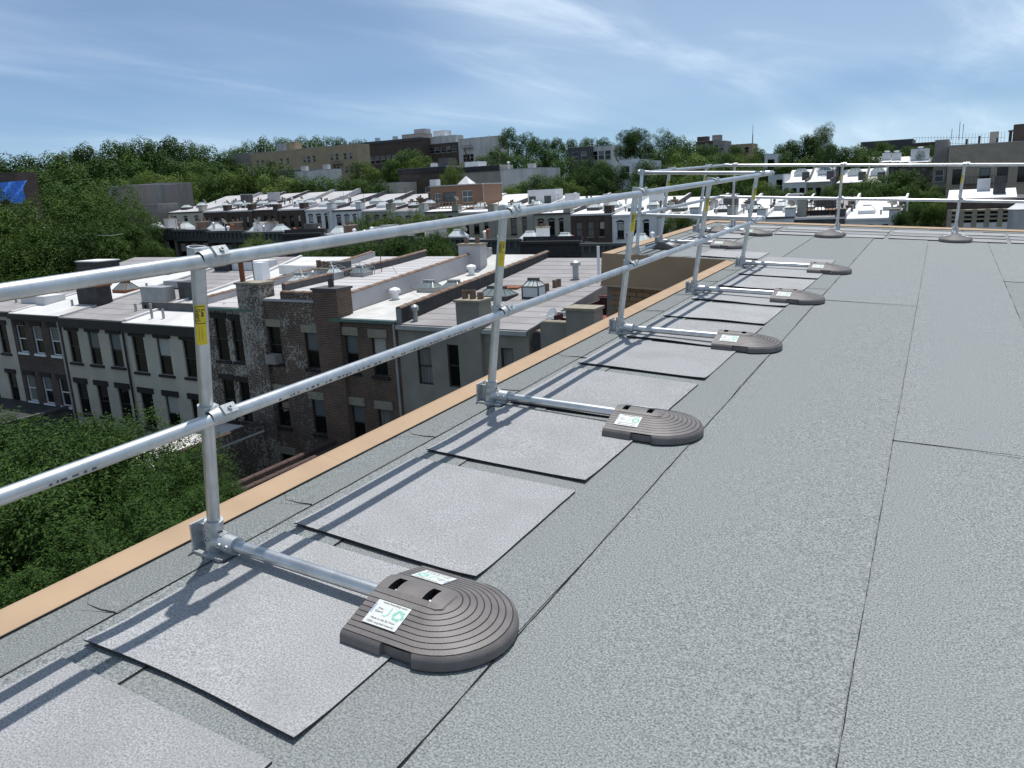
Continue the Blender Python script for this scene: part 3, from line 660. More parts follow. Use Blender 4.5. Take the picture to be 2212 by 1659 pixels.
def archmesh(name, w, d, h, mt):
    k = ('arch', name, round(w, 2), round(h, 2), mt)
    if k not in _bx:
        mb = MB(); n = 6; A = []; B = []
        for i in range(n + 1):
            u = i / n * 2 - 1; z = h * (1 - u * u) * .7
            A.append((u * w / 2, -d/2, z + h * .55)); B.append((u * w / 2, -d/2, z * .75 - h * .3))
        for i in range(n):
            mb.face((B[i], B[i+1], A[i+1], A[i])); mb.face([(x, d/2, z) for x, y, z in (A[i], A[i+1], B[i+1], B[i])]); mb.face((A[i], A[i+1], (A[i+1][0], d/2, A[i+1][2]), (A[i][0], d/2, A[i][2]))); mb.face(((B[i][0], d/2, B[i][2]), (B[i+1][0], d/2, B[i+1][2]), B[i+1], B[i]))
        _bx[k] = mb.mesh(name, C_[mt])
    return _bx[k]
def pz(prof, y):
    for (a, za), (b, zb) in zip(prof, prof[1:]):
        if y <= b: return za + (zb - za) * (y - a) / (b - a)
    return prof[-1][1]
def facade(mb, x0, x1, z0, z1, Y, holes, dep=.17):
    xs = sorted({x0, x1, *[h[0] for h in holes], *[h[1] for h in holes]}); zs = sorted({z0, z1, *[h[2] for h in holes], *[h[3] for h in holes]})
    for i in range(len(xs) - 1):
        for j in range(len(zs) - 1):
            cx, cz = (xs[i] + xs[i+1]) / 2, (zs[j] + zs[j+1]) / 2
            if any(h[0] < cx < h[1] and h[2] < cz < h[3] for h in holes): continue
            mb.face(((xs[i], Y, zs[j]), (xs[i+1], Y, zs[j]), (xs[i+1], Y, zs[j+1]), (xs[i], Y, zs[j+1])))
    for a, b, c, d in holes:
        for p, q in (((a, c), (a, d)), ((a, d), (b, d)), ((b, d), (b, c)), ((b, c), (a, c))):
            mb.face(((p[0], Y, p[1]), (q[0], Y, q[1]), (q[0], Y + dep, q[1]), (p[0], Y + dep, p[1])))
        mb.face(((a, Y + dep, c), (b, Y + dep, c), (b, Y + dep, d), (a, Y + dep, d)))
def add_window(h, x, y, z, w, hgt, frame='framewhite', lintel=None, sill=None, kind=None, arch=False, lh=.26, lw=.12):
    k = random.choice((0, 0, 0, 1, 1, 3, 4)) if kind is None else kind
    f, p, q = winmeshes(w, hgt, frame, k)
    o = link('window', f, h, (x, y + .11, z))
    link('pane', p, o, (x, y + .11, z)); link('pane', q, o, (x, y + .11, z))
    if lintel:
        me = archmesh('lintel', w + 2 * lw, .14, lh, lintel) if arch else boxmesh('lintel', w + 2 * lw, .14, lh, lintel)
        link('lintel', me, o, (x, y + .005, z + hgt / 2 + lh / 2 + .002))
    if sill: link('sill', boxmesh('sill', w + 2 * lw * .8, .20, .13, sill), o, (x, y + .01, z - hgt / 2 - .067))
    return o
def rowhouse(label, x0, x1, prof, zg, wall, roof, wins=(), group=None, frame='framewhite', lintel=None, sill=None, arch=False, gutter=None, gh=.18, name='rowhouse', sidewall=None, lh=.26, lw=.12, kinds=None, roof_th=.10, cat='house', overhang=.06, rolls=False):
    """wins: (x, z centre, w, h)"""
    Y0, Y1 = prof[0][0], prof[-1][0]; z1 = prof[0][1]
    h = thing(name, label, cat, ((x0 + x1) / 2, (Y0 + Y1) / 2, zg), group)
    e = .004
    mb = MB(); holes = [(x - w/2, x + w/2, z - hh/2, z + hh/2) for x, z, w, hh in wins]
    facade(mb, x0 + e, x1 - e, zg - 3, z1, Y0, holes)
    for xx, fl in ((x0 + e, 0), (x1 - e, 1)):
        for (a, za), (b, zb) in zip(prof, prof[1:]):
            f = ((xx, b, zg - 3), (xx, a, zg - 3), (xx, a, za), (xx, b, zb)); mb.face(f[::-1] if fl else f, 1)
    mb.face(((x1 - e, Y1, zg - 3), (x0 + e, Y1, zg - 3), (x0 + e, Y1, prof[-1][1]), (x1 - e, Y1, prof[-1][1])), 1)
    mb.build('wall', [C_[wall], C_[sidewall or wall]], h)
    mb = MB(); P = [(prof[0][0] - overhang, prof[0][1])] + list(prof[1:]); T = roof_th
    for (a, za), (b, zb) in zip(P, P[1:]):
        mb.face(((x0 + e, a, za + T), (x1 - e, a, za + T), (x1 - e, b, zb + T), (x0 + e, b, zb + T)))
        mb.face(((x0 + e, a, za), (x0 + e, a, za + T), (x0 + e, b, zb + T), (x0 + e, b, zb))); mb.face(((x1 - e, a, za), (x1 - e, b, zb), (x1 - e, b, zb + T), (x1 - e, a, za + T)))
    a, za = P[0]; mb.face(((x0 + e, a, za), (x1 - e, a, za), (x1 - e, a, za + T), (x0 + e, a, za + T)))
    b, zb = P[-1]; mb.face(((x1 - e, b, zb), (x0 + e, b, zb), (x0 + e, b, zb + T), (x1 - e, b, zb + T)))
    mb.build('roof', C_[roof], h)
    if rolls: roof_rolls(h, x0, x1, P, T, roof)
    for k, (x, z, w, hh) in enumerate(wins): add_window(h, x, Y0, z, w, hh, frame, lintel, sill, kinds[k % len(kinds)] if kinds else None, arch, lh, lw)
    if gutter: MB().box(x0 + .01, x1 - .01, Y0 - .17, Y0 - overhang - .003, z1 - gh, z1 + .07).build('gutter', C_[gutter], h)
    h['_p'] = 0; del h['_p']
    PROF[h.name_full] = prof; return h
PROF = {}
def roof_rolls(h, x0, x1, P, T, roof):
    y = P[0][0] + .01; k = 0
    while y < P[-1][0] - .2:
        y2 = min(y + random.uniform(.86, .96), P[-1][0]); z = lambda yy: pz(P, yy) + T
        a, b = x0 + .02 + random.uniform(0, .02), x1 - .02
        m = MB(); m.face(((a, y, z(y) + .014), (b, y, z(y) + .014), (b, y2, z(y2) + .005), (a, y2, z(y2) + .005))); m.face(((a, y, z(y)), (b, y, z(y)), (b, y, z(y) + .014), (a, y, z(y) + .014)), 1)
        m.build('roofing_roll', [C_[roof], C_['charcoal']], h); y = y2; k += 1
def roof_hit(h, px, py):                               # the point of this roof behind a pixel
    prof = PROF[h.name_full]; a, b = prof[0][0] - 1, prof[-1][0] + 3; best = None
    for i in range(401):
        y = a + (b - a) * i / 400; p = at(px, py, y); d = p.z - pz(prof, y) - .1
        if best is None or abs(d) < best[0]: best = (abs(d), p)
    return best[1]
# ---- roof furniture (all parts of the house they are fixed to)
def skylight(h, x, y, w=1.3, d=1.0, hh=.45, curb=.25, glass='skyglass', frame='metal', wire=False, walls=False):
    z = pz(PROF[h.name_full], y) + .08; o = MB(); o.box(x - w/2, x + w/2, y - d/2, y + d/2, z - .25, z + (curb if not walls else .08))
    zc = z + curb; rx = max(.0, w/2 - d/2 * .8) + .06; g = MB(); c = .02
    A = [(x - w/2, y - d/2), (x + w/2, y - d/2), (x + w/2, y + d/2), (x - w/2, y + d/2)]; T = [(x - rx, y - .05), (x + rx, y - .05), (x + rx, y + .05), (x - rx, y + .05)]
    for i in range(4):
        j = (i + 1) % 4; g.face(((*A[i], zc + c), (*A[j], zc + c), (*T[j], zc + hh), (*T[i], zc + hh)))
        o.cyl((*A[i], zc), (*T[i], zc + hh + .01), .03, n=5); o.cyl((*A[i], zc + .01), (*A[j], zc + .01), .035, n=5)
        for f in ((1/3, 2/3) if i % 2 == 0 else (.5,)):
            p = [A[i][q] + (A[j][q] - A[i][q]) * f for q in (0, 1)]; t = [T[i][q] + (T[j][q] - T[i][q]) * f for q in (0, 1)]
            o.cyl((*p, zc + .01), (*t, zc + hh + .01), .018, n=5)
        if walls:
            o.cyl((*A[i], z), (*A[i], zc), .035, n=5); g.face(((*A[i], z + .05), (*A[j], z + .05), (*A[j], zc - .01), (*A[i], zc - .01)))
        if wire:
            B = [x + (A[i][0] - x) * 1.15, y + (A[i][1] - y) * 1.15]; D = [x + (A[j][0] - x) * 1.15, y + (A[j][1] - y) * 1.15]
            o.cyl((*B, z), (*B, zc + .25), .02, n=4); o.cyl((*B, zc + .25), (*D, zc + .25), .015, n=4); o.cyl((*B, zc + .25), (x, y, zc + hh + .25), .015, n=4)
    o.box(x - rx - .08, x + rx + .08, y - .1, y + .1, zc + hh - .01, zc + hh + .07)
    s = o.build('skylight', C_[frame], h); g.build('glass', C_[glass], s); return s
def vent(h, x, y, hh=.5, r=.09, mt='metal', cap=True, z=None):
    z = pz(PROF[h.name_full], y) if z is None else z
    m = MB().cyl((x, y, z), (x, y, z + hh), r, n=10)
    if cap: m.cyl((x, y, z + hh), (x, y, z + hh + .14), r * 1.7, r * 1.7, n=10); m.lathe((x, y, z + hh + .14), [(r * 1.7, 0), (r * 1.2, .07), (r * .3, .11)], 10)
    return m.build('roof_vent', C_[mt], h, 40)
def chimney(h, x0, x1, y0, y1, z0, z1, mt='brown', cap='stone', pots=2, potmt='terracotta'):
    c = MB().box(x0, x1, y0, y1, z0, z1).build('chimney', C_[mt], h)
    MB().box(x0 - .06, x1 + .06, y0 - .06, y1 + .06, z1 + .002, z1 + .10).build('cap', C_[cap], c)
    for i in range(pots):
        u = (i + .5) / pots; long_x = (x1 - x0) > (y1 - y0)
        x, y = (x0 + (x1 - x0) * u, (y0 + y1) / 2) if long_x else ((x0 + x1) / 2, y0 + (y1 - y0) * u)
        MB().pipe((x, y, z1 + .1), (x, y, z1 + .1 + random.uniform(.18, .42)), .13, .1, 10).build('flue_pot', C_[potmt], c, 40)
    return c
def boxunit(h, x, y, w, d, hh, mt='metal', name='roof_hatch', lift=0., topmt=None):
    z = pz(PROF[h.name_full], y) + .05
    o = MB().box(x - w/2, x + w/2, y - d/2, y + d/2, z - .3 + lift, z + hh + lift).build(name, C_[mt], h)
    if topmt: MB().box(x - w/2 - .05, x + w/2 + .05, y - d/2 - .05, y + d/2 + .05, z + hh + lift + .002, z + hh + lift + .07).build('lid', C_[topmt], o)
    return o
_tile = None
def parapet(h, x, y0, y1, hh=.45, w=.26, mt='tar', tiles=True, step=.62, tilemt='terracotta', hfun=None, mt2=None, line=None):
    global _tile
    prof = PROF[h.name_full]; ys = sorted({y0, y1, *[p[0] for p in prof if y0 < p[0] < y1]}); mb = MB()
    Z = (lambda y: line[0] + (line[1] - line[0]) * (y - y0) / (y1 - y0)) if line else (lambda y: pz(prof, y) + (hfun(y) if hfun else hh))
    for a, b in zip(ys, ys[1:]):
        for s, k in ((-1, 0), (1, 1)):
            xx = x + s * w / 2; f = ((xx, a, pz(prof, a) - .3), (xx, b, pz(prof, b) - .3), (xx, b, Z(b)), (xx, a, Z(a))); mb.face(f if s > 0 else f[::-1], k if mt2 else 0)
        mb.face(((x - w/2, a, Z(a)), (x + w/2, a, Z(a)), (x + w/2, b, Z(b)), (x - w/2, b, Z(b))))
    mb.face(((x - w/2, y0, Z(y0) - 1.2), (x + w/2, y0, Z(y0) - 1.2), (x + w/2, y0, Z(y0)), (x - w/2, y0, Z(y0)))); mb.face(((x + w/2, y1, Z(y1) - 2.5), (x - w/2, y1, Z(y1) - 2.5), (x - w/2, y1, Z(y1)), (x + w/2, y1, Z(y1))))
    o = mb.build('parapet', [C_[mt], C_[mt2 or mt]], h)
    if tiles:
        if _tile is None:
            t = MB(); n = 8
            for ya, yb, r in ((0, .54, .135), (.52, .615, .155)):
                A = [(r * math.cos(math.pi * i / n), r * .62 * math.sin(math.pi * i / n)) for i in range(n + 1)]
                for i in range(n): t.face(((A[i][0], ya, A[i][1]), (A[i][0], yb, A[i][1]), (A[i+1][0], yb, A[i+1][1]), (A[i+1][0], ya, A[i+1][1])))
                t.face([(p[0], ya, p[1]) for p in reversed(A)])
            _tile = t
        me = _tile_mesh(tilemt); y = y0
        while y + step < y1 + .2:
            t = link('coping_tile', me, o, (x, y, Z(y) + .004)); t.rotation_euler = (math.atan2(Z(min(y + step, y1)) - Z(y), min(step, y1 - y + 1e-3)), 0, random.uniform(-.012, .012)); y += step
    return o
_tm = {}
def _tile_mesh(mt):
    if mt not in _tm: _tm[mt] = _tile.mesh('coping_tile', C_[mt], 45)
    return _tm[mt]
r5 = lambda x, y: (x * .2247, 508.3 + y * .2247)
r6 = lambda x, y: (406.6 + x * .2859, 508.3 + y * .2859)
r7 = lambda x, y: (813.2 + x * .2451, 508.3 + y * .2451)
r2 = lambda x, y: (474.4 + x * .3064, 257.5 + y * .3064)
r3 = lambda x, y: (1084.3 + x * .2757, 237.2 + y * .2757)
r4 = lambda x, y: (1626.5 + x * .2647, 237.2 + y * .2647)
def wpx(fn, Y, *rects):                                   # windows given as pixel boxes on a wall plane
    res = []
    for a, b, c, d in rects:
        p, q = at(*fn(a, (b + d) / 2), Y), at(*fn(c, (b + d) / 2), Y); t, u = at(*fn((a + c) / 2, b), Y), at(*fn((a + c) / 2, d), Y)
        res.append(((p.x + q.x) / 2, (t.z + u.z) / 2, q.x - p.x, t.z - u.z))
    return res
def storeys(ws, dz, n):
    return [(x, z - dz * k, w, h) for k in range(n) for x, z, w, h in ws]

# ---------------------------------------------------------------- row A: the near rear facades
YA, YAF = 25.5, 39.
def profA(zr, zf=-2.25, kick=.70): return [(YA, zr), (36., zr + (zf - zr) * kick), (YAF, zf)]
GA = 'near row of houses'
ZG = -14.2
def evenwins(x0, x1, n, z, w, h, m=.0):
    d = (x1 - x0) / n; return [(x0 + d * (i + .5) + m, z, w, h) for i in range(n)]
hA = {}
x = [-53.5, -46.8, -41.7, -36.0, -29.9, -25.9, -21.2, -17.62, at(1140, 690, YA).x]
hA[0] = rowhouse('light grey house at the uphill end of the near row, partly behind street trees', x[0], x[1], profA(-4.25), ZG, 'lightgrey', 'roofgrey', storeys(evenwins(x[0], x[1], 3, -5.85, .95, 1.8), 3.05, 3), GA, lintel='brownstone', sill='brownstone', gutter='blackpaint', frame='frameblack', rolls=True)
hA[1] = rowhouse('dark brown brick house with white window frames beside the pale grey house', x[1], x[2], profA(-4.32), ZG, 'brown', 'roofsilver', storeys(evenwins(x[1], x[2], 3, -5.75, .92, 1.65), 3.05, 3), GA, lintel='brownstone', sill='framewhite', gutter='blackpaint', gh=.22)
hA[2] = rowhouse('light grey painted house with dark brownstone lintels and grey roll roof', x[2], x[3], profA(-4.40), ZG, 'lightgrey', 'roofgrey', storeys(evenwins(x[2], x[3], 3, -5.95, .98, 1.85), 3.05, 3), GA, lintel='brownstone', sill='brownstone', gutter='blackpaint', gh=.42, frame='frameblack', lh=.30, lw=.16, kinds=(0, 1, 1, 0, 0, 0, 3, 0, 0), rolls=True)
hA[3] = rowhouse('pale grey painted house with brownstone lintels under a silver roof', x[3], x[4], profA(-4.46), ZG, 'palegrey', 'roofsilver', storeys(evenwins(x[3], x[4], 3, -6.05, 1.0, 1.95), 3.1, 3), GA, lintel='brownstone', sill='brownstone', gutter='blackpaint', gh=.42, frame='frameblack', lh=.30, lw=.16, kinds=(0, 3, 0, 0, 3, 0, 0, 0, 0))
W5 = wpx(r6, YA, (232, 625, 275, 945), (345, 640, 425, 955)); W5 = [(a, b, max(c, .85), d) for a, b, c, d in W5]
hA[4] = rowhouse('whitewashed brick house with tall narrow dark windows', x[4], x[5], profA(-3.42), ZG, 'washed', 'roofpale', storeys(W5, 3.05, 3), GA, lintel='brownstone', sill='brownstone', gutter='copper', gh=.06, frame='frameblack', kinds=(0,), rolls=True)
W6 = wpx(r6, YA, (612, 690, 705, 965), (890, 735, 985, 1010))
hA[5] = rowhouse('half whitewashed red brick house between two brick chimneys', x[5], x[6], profA(-2.95), ZG, 'brickpart', 'roofpale', storeys(W6, 3.1, 3), GA, lintel='stone', sill='brownstone', frame='frameblack', lh=.34, kinds=(0, 1, 0, 1, 0, 1), rolls=True)
W7 = wpx(r6, YA, (1190, 755, 1285, 1035), (1395, 775, 1500, 1065))
hA[6] = rowhouse('red brown brick house with buff lintels, green gutter and bright white roof', x[6], x[7], profA(-3.66, -2.15, .5), ZG, 'redbrown', 'roofold', storeys(W7, 3.15, 3), GA, lintel='stone', sill='brownstone', gutter='copper', gh=.06, frame='frameblack', lh=.36, kinds=(1, 3, 1, 4, 0, 1))
W8 = wpx(r7, YA, (365, 990, 490, 1315), (632, 965, 755, 1340), (1100, 995, 1210, 1330))
hA[7] = rowhouse('grey stucco house with metal gutter and tall stucco chimney on its wall', x[7], x[8], profA(-3.82, -2.35, .75), ZG, 'stucco', 'roofgrey', storeys(W8, 3.15, 3), GA, gutter='metal', gh=.10, frame='frameblack', kinds=(4, 0, 4), rolls=True)
hA[8] = rowhouse('grey stucco house with red stained roof deck next to our building', x[8], -3.4, profA(-4.95, -2.9, .6), ZG, 'stucco', 'roofgrey', [(-6.4, -7.5, .9, 1.9)], GA, frame='frameblack', rolls=True)
# copings and party walls
for k, hh in ((1, .18), (2, .2), (3, .22)): parapet(hA[k], x[k] + .12, YA + .1, YAF, hh, .22, 'roofsilver' if k != 2 else 'roofgrey', tiles=False, mt2='roofsilver')
parapet(hA[4], x[4] + .2, YA + .3, YAF, .42, .26, 'roofpale', tiles=True)
parapet(hA[5], x[5] + .14, YA + 1.8, YAF, .42, .24, 'charcoal', tiles=True)
parapet(hA[6], x[6] + .1, YA + .75, YAF, .9, .26, 'roofpale', tiles=True, line=(-2.72, -1.65))
parapet(hA[7], x[7] + .1, YA + .02, YAF, .55, .28, 'roofgrey', tiles=True, mt2='tar', line=(-3.08, -1.95))
# brick parapet of the raised house (runs along its wall)
m = MB().box(x[5] + 1.72, x[6] - .02, YA + .01, YA + .26, -3.0, -2.55); m.build('parapet', C_['brickpart'], hA[5])
for i in range(3):
    t = link('coping_tile', _tile_mesh('terracotta'), hA[5], (x[5] + 2.4 + i * .62, YA + .13, -2.545)); t.rotation_euler = (0, 0, R_(90))
# chimneys on the wall line
pA, pB = at(*r6(378, 370), YA), at(*r6(550, 370), YA)
chimney(hA[4], pA.x, pB.x, YA - .16, YA + .75, ZG, pA.z, 'washed', 'stone', 0)
pA, pB = at(*r6(955, 412), YA), at(*r6(1135, 412), YA)
chimney(hA[5], pA.x, pB.x, YA - .16, YA + .8, ZG, pA.z, 'redbrown', 'charcoal', 1, 'charcoal')
pA, pB = at(*r7(722, 585), YA), at(*r7(925, 585), YA)
chimney(hA[7], pA.x, pB.x, YA - .22, YA + .7, ZG, pA.z, 'stucco', 'stone', 3)
pA, pB = at(*r7(1690, 655), YA), at(*r7(1935, 655), YA)
chimney(hA[8], pA.x, pB.x, YA - .22, YA + .6, ZG, pA.z, 'stucco', 'stone', 0)
# chimney A carries a rusty tee vent
c = at(*r6(413, 345), YA + .3)
MB().cyl((c.x, YA + .3, c.z - .4), (c.x, YA + .3, c.z + .95), .12, n=12).cyl((c.x - .75, YA + .3, c.z + .95), (c.x + .75, YA + .3, c.z + 1.02), .13, n=12).build('tee_vent', C_['rust'], hA[4], 40)
def on(h, fn, px, py): p = roof_hit(h, *fn(px, py)); return p.x, p.y
# white roof
for q in ((168, 565), (838, 350)): vent(hA[6], *on(hA[6], r7, *q), .42, .16, 'plastic')
skylight(hA[6], *on(hA[6], r7, 470, 490), 1.0, .8, .30, .2); skylight(hA[6], *on(hA[6], r7, 685, 490), 1.0, .8, .30, .2)
X = on(hA[6], r7, 885, 395); boxunit(hA[6], X[0] - .1, X[1], 1.0, .8, .05, 'redrust')
# grey stucco roof
skylight(hA[7], *on(hA[7], r7, 1065, 552), 1.55, 1.1, .35, .14, frame='charcoal'); X = on(hA[7], r7, 1190, 460); boxunit(hA[7], *X, 1.1, .9, .1, 'rust')
skylight(hA[7], *on(hA[7], r7, 1390, 548), .8, .7, .3, .52, walls=True, frame='charcoal', glass='skyglasspale')
vent(hA[7], *on(hA[7], r7, 1757, 385), .75, .15); vent(hA[7], *on(hA[7], r7, 345, 755), .55, .1)
X = on(hA[7], r7, 1960, 400); vent(hA[7], X[0], X[1], 1.7, .07, 'plastic', cap=False)
for q in ((1500, 490), (1575, 460), (1605, 450)): X = on(hA[7], r7, *q); vent(hA[7], *X, .45, .13, 'terracotta', cap=False)
# raised brick house + whitewashed
skylight(hA[5], *on(hA[5], r6, 860, 372), 1.15, .95, .36, .2, wire=True, glass='skyglasspale')
X = on(hA[5], r6, 1090, 330); skylight(hA[5], *X, .95, .8, .3, .35, wire=True, glass='skyglasspale'); X = on(hA[5], r6, 1310, 305); skylight(hA[5], *X, .9, .8, .3, .2, wire=True)
X = on(hA[5], r6, 1030, 330); chimney(hA[5], X[0] - .45, X[0] + .45, X[1] - .3, X[1] + .3, pz(PROF[hA[5].name_full], X[1]) - .3, pz(PROF[hA[5].name_full], X[1]) + .6, 'roofpale', 'stone', 3)
X = on(hA[4], r6, 555, 300); boxunit(hA[4], X[0], X[1], .75, .6, .8, 'plastic', 'air_conditioner')
X = on(hA[5], r7, 430, 200); chimney(hA[6], x[6] - .5, x[6] + .9, 36.6, 37.3, -3.2, -1.35, 'roofpale', 'stone', 2)
X = on(hA[4], r6, 880, 240); boxunit(hA[4], X[0], X[1], 2.6, 1.8, .25, 'roofwhite')
boxunit(hA[4], x[4] + 1.4, 34.2, 1.4, .9, .7, 'charcoal'); vent(hA[4], x[4] + 2.6, 31., .6, .1)
# silver roofs to the left
X = on(hA[2], r5, 925, 660); chimney(hA[2], X[0] - 1.1, X[0] + .9, X[1] - .4, X[1] + .5, -5, pz(PROF[hA[2].name_full], X[1]) + 1.15, 'tar', 'rust', 0)
for k, q in ((2, (700, 690)), (3, (1310, 740)), (3, (1465, 800)), (3, (1575, 800)), (2, (1415, 515)), (1, (160, 660))): vent(hA[k], *on(hA[k], r5, *q), random.uniform(.35, .95), .07, cap=False)
X = on(hA[3], r5, 1530, 640); boxunit(hA[3], *X, 2.0, .8, .95, 'metal', 'air_conditioner')
X = on(hA[3], r5, 1640, 720); boxunit(hA[3], X[0], X[1], 4.6, .16, .12, 'charcoal', 'steel_beam', .35)
for s in (-2, 2): boxunit(hA[3], X[0] + s, X[1], .16, .16, .3, 'charcoal', 'beam_foot')
X = on(hA[3], r5, 1850, 600); boxunit(hA[3], X[0], X[1], 1.1, .9, 1.0, 'charcoal', 'air_conditioner')
X = on(hA[2], r5, 1220, 540); skylight(hA[2], X[0], X[1], 1.3, 1.1, .5, .15, frame='rust'); X = on(hA[3], r5, 1720, 500); boxunit(hA[3], X[0], X[1], 1.5, 1., .1, 'metal', 'hatch', .4)
X = on(hA[1], r5, 420, 640); boxunit(hA[1], X[0], X[1], 2.6, 1.3, .5, 'roofsilver'); X = on(hA[1], r5, 850, 280)
boxunit(hA[2], x[2] + 1.6, 36.5, 1.5, 1.2, 1.2, 'tar', 'chimney_stack'); boxunit(hA[2], x[2] + 3.4, 36.8, 3.4, 1.4, .5, 'roofwhite', 'bulkhead'); boxunit(hA[1], x[1] + 1.6, 35.5, 2.4, 1.4, .5, 'charcoal', 'bulkhead'); boxunit(hA[0], x[0] + 2.2, 34.5, 2.6, 1.6, 1.0, 'tar', 'bulkhead', topmt='roofwhite'); boxunit(hA[0], x[0] + 4.8, 31, 1.6, 1.2, .6, 'charcoal', 'bulkhead')
boxunit(hA[3], x[3] + 4.4, 35.5, 2.2, 1.2, .6, 'roofsilver', 'bulkhead')
# deck on the house next to us
d8 = hA[8]; p, q = at(*r7(1345, 765), YA), at(*r7(1690, 780), YA)
MB().box(x[8] + .5, x[8] + 4.5, YA + .02, YA + .28, -4.6, q.z).build('parapet', C_['stucco'], d8)
for i in range(6):
    t = link('coping_tile', _tile_mesh('stone'), d8, (x[8] + 1.2 + i * .62, YA + .15, q.z + .004)); t.rotation_euler = (0, 0, R_(90))
parapet(d8, x[8] + .35, YA + .02, 31.5, .55, .3, 'tar', tiles=True, mt2='tar', hfun=lambda y: 1.15 - .1 * (y - YA) if y < 29 else .5)
def planks(h, x0, x1, y0, y1, z, n, mt, name='deck_board'):
    dy = (y1 - y0) / n; me = boxmesh(name, x1 - x0, dy * .93, .05, mt)
    for i in range(n): link(name, me, h, ((x0 + x1) / 2, y0 + dy * (i + .5), z + random.uniform(0, .006)))
DZ = q.z - .42
planks(d8, x[8] + .8, -3.5, YA + .5, 36.5, DZ, 36, 'redwood')
lt = MB()                                               # lattice screen across the deck
fx0, fx1, fy, fz0, fz1 = x[8] + .9, -3.5, 30.2, DZ, at(*r7(1800, 525), 30.2).z
for i in range(28):
    u = fx0 - 1.2 + i * .27
    for s in (1, -1):
        xa, xb = (u, u + 1.2) if s > 0 else (u + 1.2, u)
        if min(xa, xb) < fx0 - .05 or max(xa, xb) > fx1 + .05: continue
        dx = .03; lt.face(((xa - dx, fy + .01 * s, fz0), (xa + dx, fy + .01 * s, fz0), (xb + dx, fy + .01 * s, fz1 - .08), (xb - dx, fy + .01 * s, fz1 - .08)))
sc = lt.build('lattice_screen', C_['lattice'], d8); MB().box(fx0, fx1, fy - .06, fy + .06, fz1 - .06, fz1).build('top_rail', C_['redwood'], sc); MB().box(fx0, fx1, fy + .02, fy + .04, fz0, fz1 - .1).build('board', C_['lattice'], sc)
MB().box(fx0 - .05, fx0 + .05, YA + .5, fy, fz0, fz1 - .2).build('side_screen', C_['lattice'], d8)
m = MB()
for i in range(5): m.box(-8.4 + .02 * i, -6.2, 31.4 + .28 * i, 31.66 + .28 * i, fz1 - .05 + .11 * i, fz1 + .11 * i)
m.build('deck_steps', C_['redwood'], d8); boxunit(d8, -5.2, 32.6, 1.1, .9, .8, 'tar', 'air_conditioner', .9)
def plastic_chair(label, loc, a):
    t = thing('garden_chair', label, 'chair', loc, 'white chairs on the red deck'); t.rotation_euler = (0, 0, a)
    k = lambda mb, nm: kid(nm, mb.mesh(nm, C_['plastic'], 40), t)
    m = MB(); m.box(-.24, .24, -.24, .24, .40, .44); k(m, 'seat')
    m = MB(); n = 8
    for i in range(n):
        t0, t1 = R_(200 + 140 * i / n), R_(200 + 140 * (i + 1) / n); zf = lambda tt: .44 + .46 * (1 - ((tt - R_(270)) / R_(70)) ** 2 * .55)
        q = [(.27 * math.cos(tt), .27 * math.sin(tt), z) for tt, z in ((t0, .46), (t1, .46), (t1, zf(t1)), (t0, zf(t0)))]; m.face(q); m.face([(x * 1.08, y * 1.08, z) for x, y, z in reversed(q)])
    k(m, 'backrest')
    for sx in (-1, 1):
        for sy in (-1, 1): k(MB().cyl((sx * .2, sy * .2, .41), (sx * .25, sy * .25, 0), .025, .02, 8), 'leg')
        k(MB().box(sx * .27 - .03, sx * .27 + .03, -.2, .22, .62, .65), 'armrest')
p = at(*r7(1500, 750), YA + 1.0); plastic_chair('white plastic garden chair lying low beside the stucco parapet', (p.x, YA + 1.2, DZ - .15), R_(160))
p = at(*r7(1650, 730), YA + 1.1); plastic_chair('white plastic garden chair with curved back beside the stucco chimney', (p.x, YA + 1.3, DZ + .03), R_(75))
# downpipes
for k, X in ((2, x[3]), (5, x[6]), (6, x[7] - .12), (4, x[5] + .2), (1, x[2] - .1)):
    MB().cyl((X, YA - .1, ZG), (X, YA - .1, PROF[hA[k].name_full][0][1] - .05), .055, n=8).build('downpipe', C_['blackpaint' if k in (2,) else 'metal' if k != 5 else 'charcoal'], hA[k], 40)
# window air conditioner
ww = storeys(W6, 3.1, 1)[0]; MB().box(ww[0] - .33, ww[0] + .33, YA - .42, YA + .05, ww[1] - ww[3]/2 + .03, ww[1] - ww[3]/2 + .46).build('air_conditioner', C_['greybrick'], hA[5])
# low rear extensions
def extension(label, x0, x1, y0, z, wall, roof, tiles=None, par=.3):
    h = rowhouse(label, x0, x1, [(y0, z), (YA - .012, z + .1)], ZG, wall, roof, [(x0 + (x1 - x0) * .5, z - 1.6, 1., 1.5)] if x1 - x0 > 2 else [], 'low rear extensions', name='rear_extension', frame='frameblack', cat='extension')
    for xx in (x0 + .14, x1 - .14): parapet(h, xx, y0 + .02, YA - .05, par, .26, wall if wall != 'palegrey' else 'roofsilver', tiles=bool(tiles), tilemt='oxblood')
    return h
extension('low brick extension with tiled wall tops below the half whitewashed house', at(*((600, 1010)), 22).x, x[6] + .4, 17.5, -9.9, 'brown', 'roofpale', 1, .55)
extension('low whitewashed extension with pale roof below the whitewashed house', x[4] + .3, x[5] - .2, 19.5, -9.4, 'washed', 'roofsilver', 1, .5)
extension('low tar roofed extension with pale edges below the dark brown brick house', x[1] - 4.5, x[2] - .6, 18.5, -9.9, 'charcoal', 'tar', None, .25)

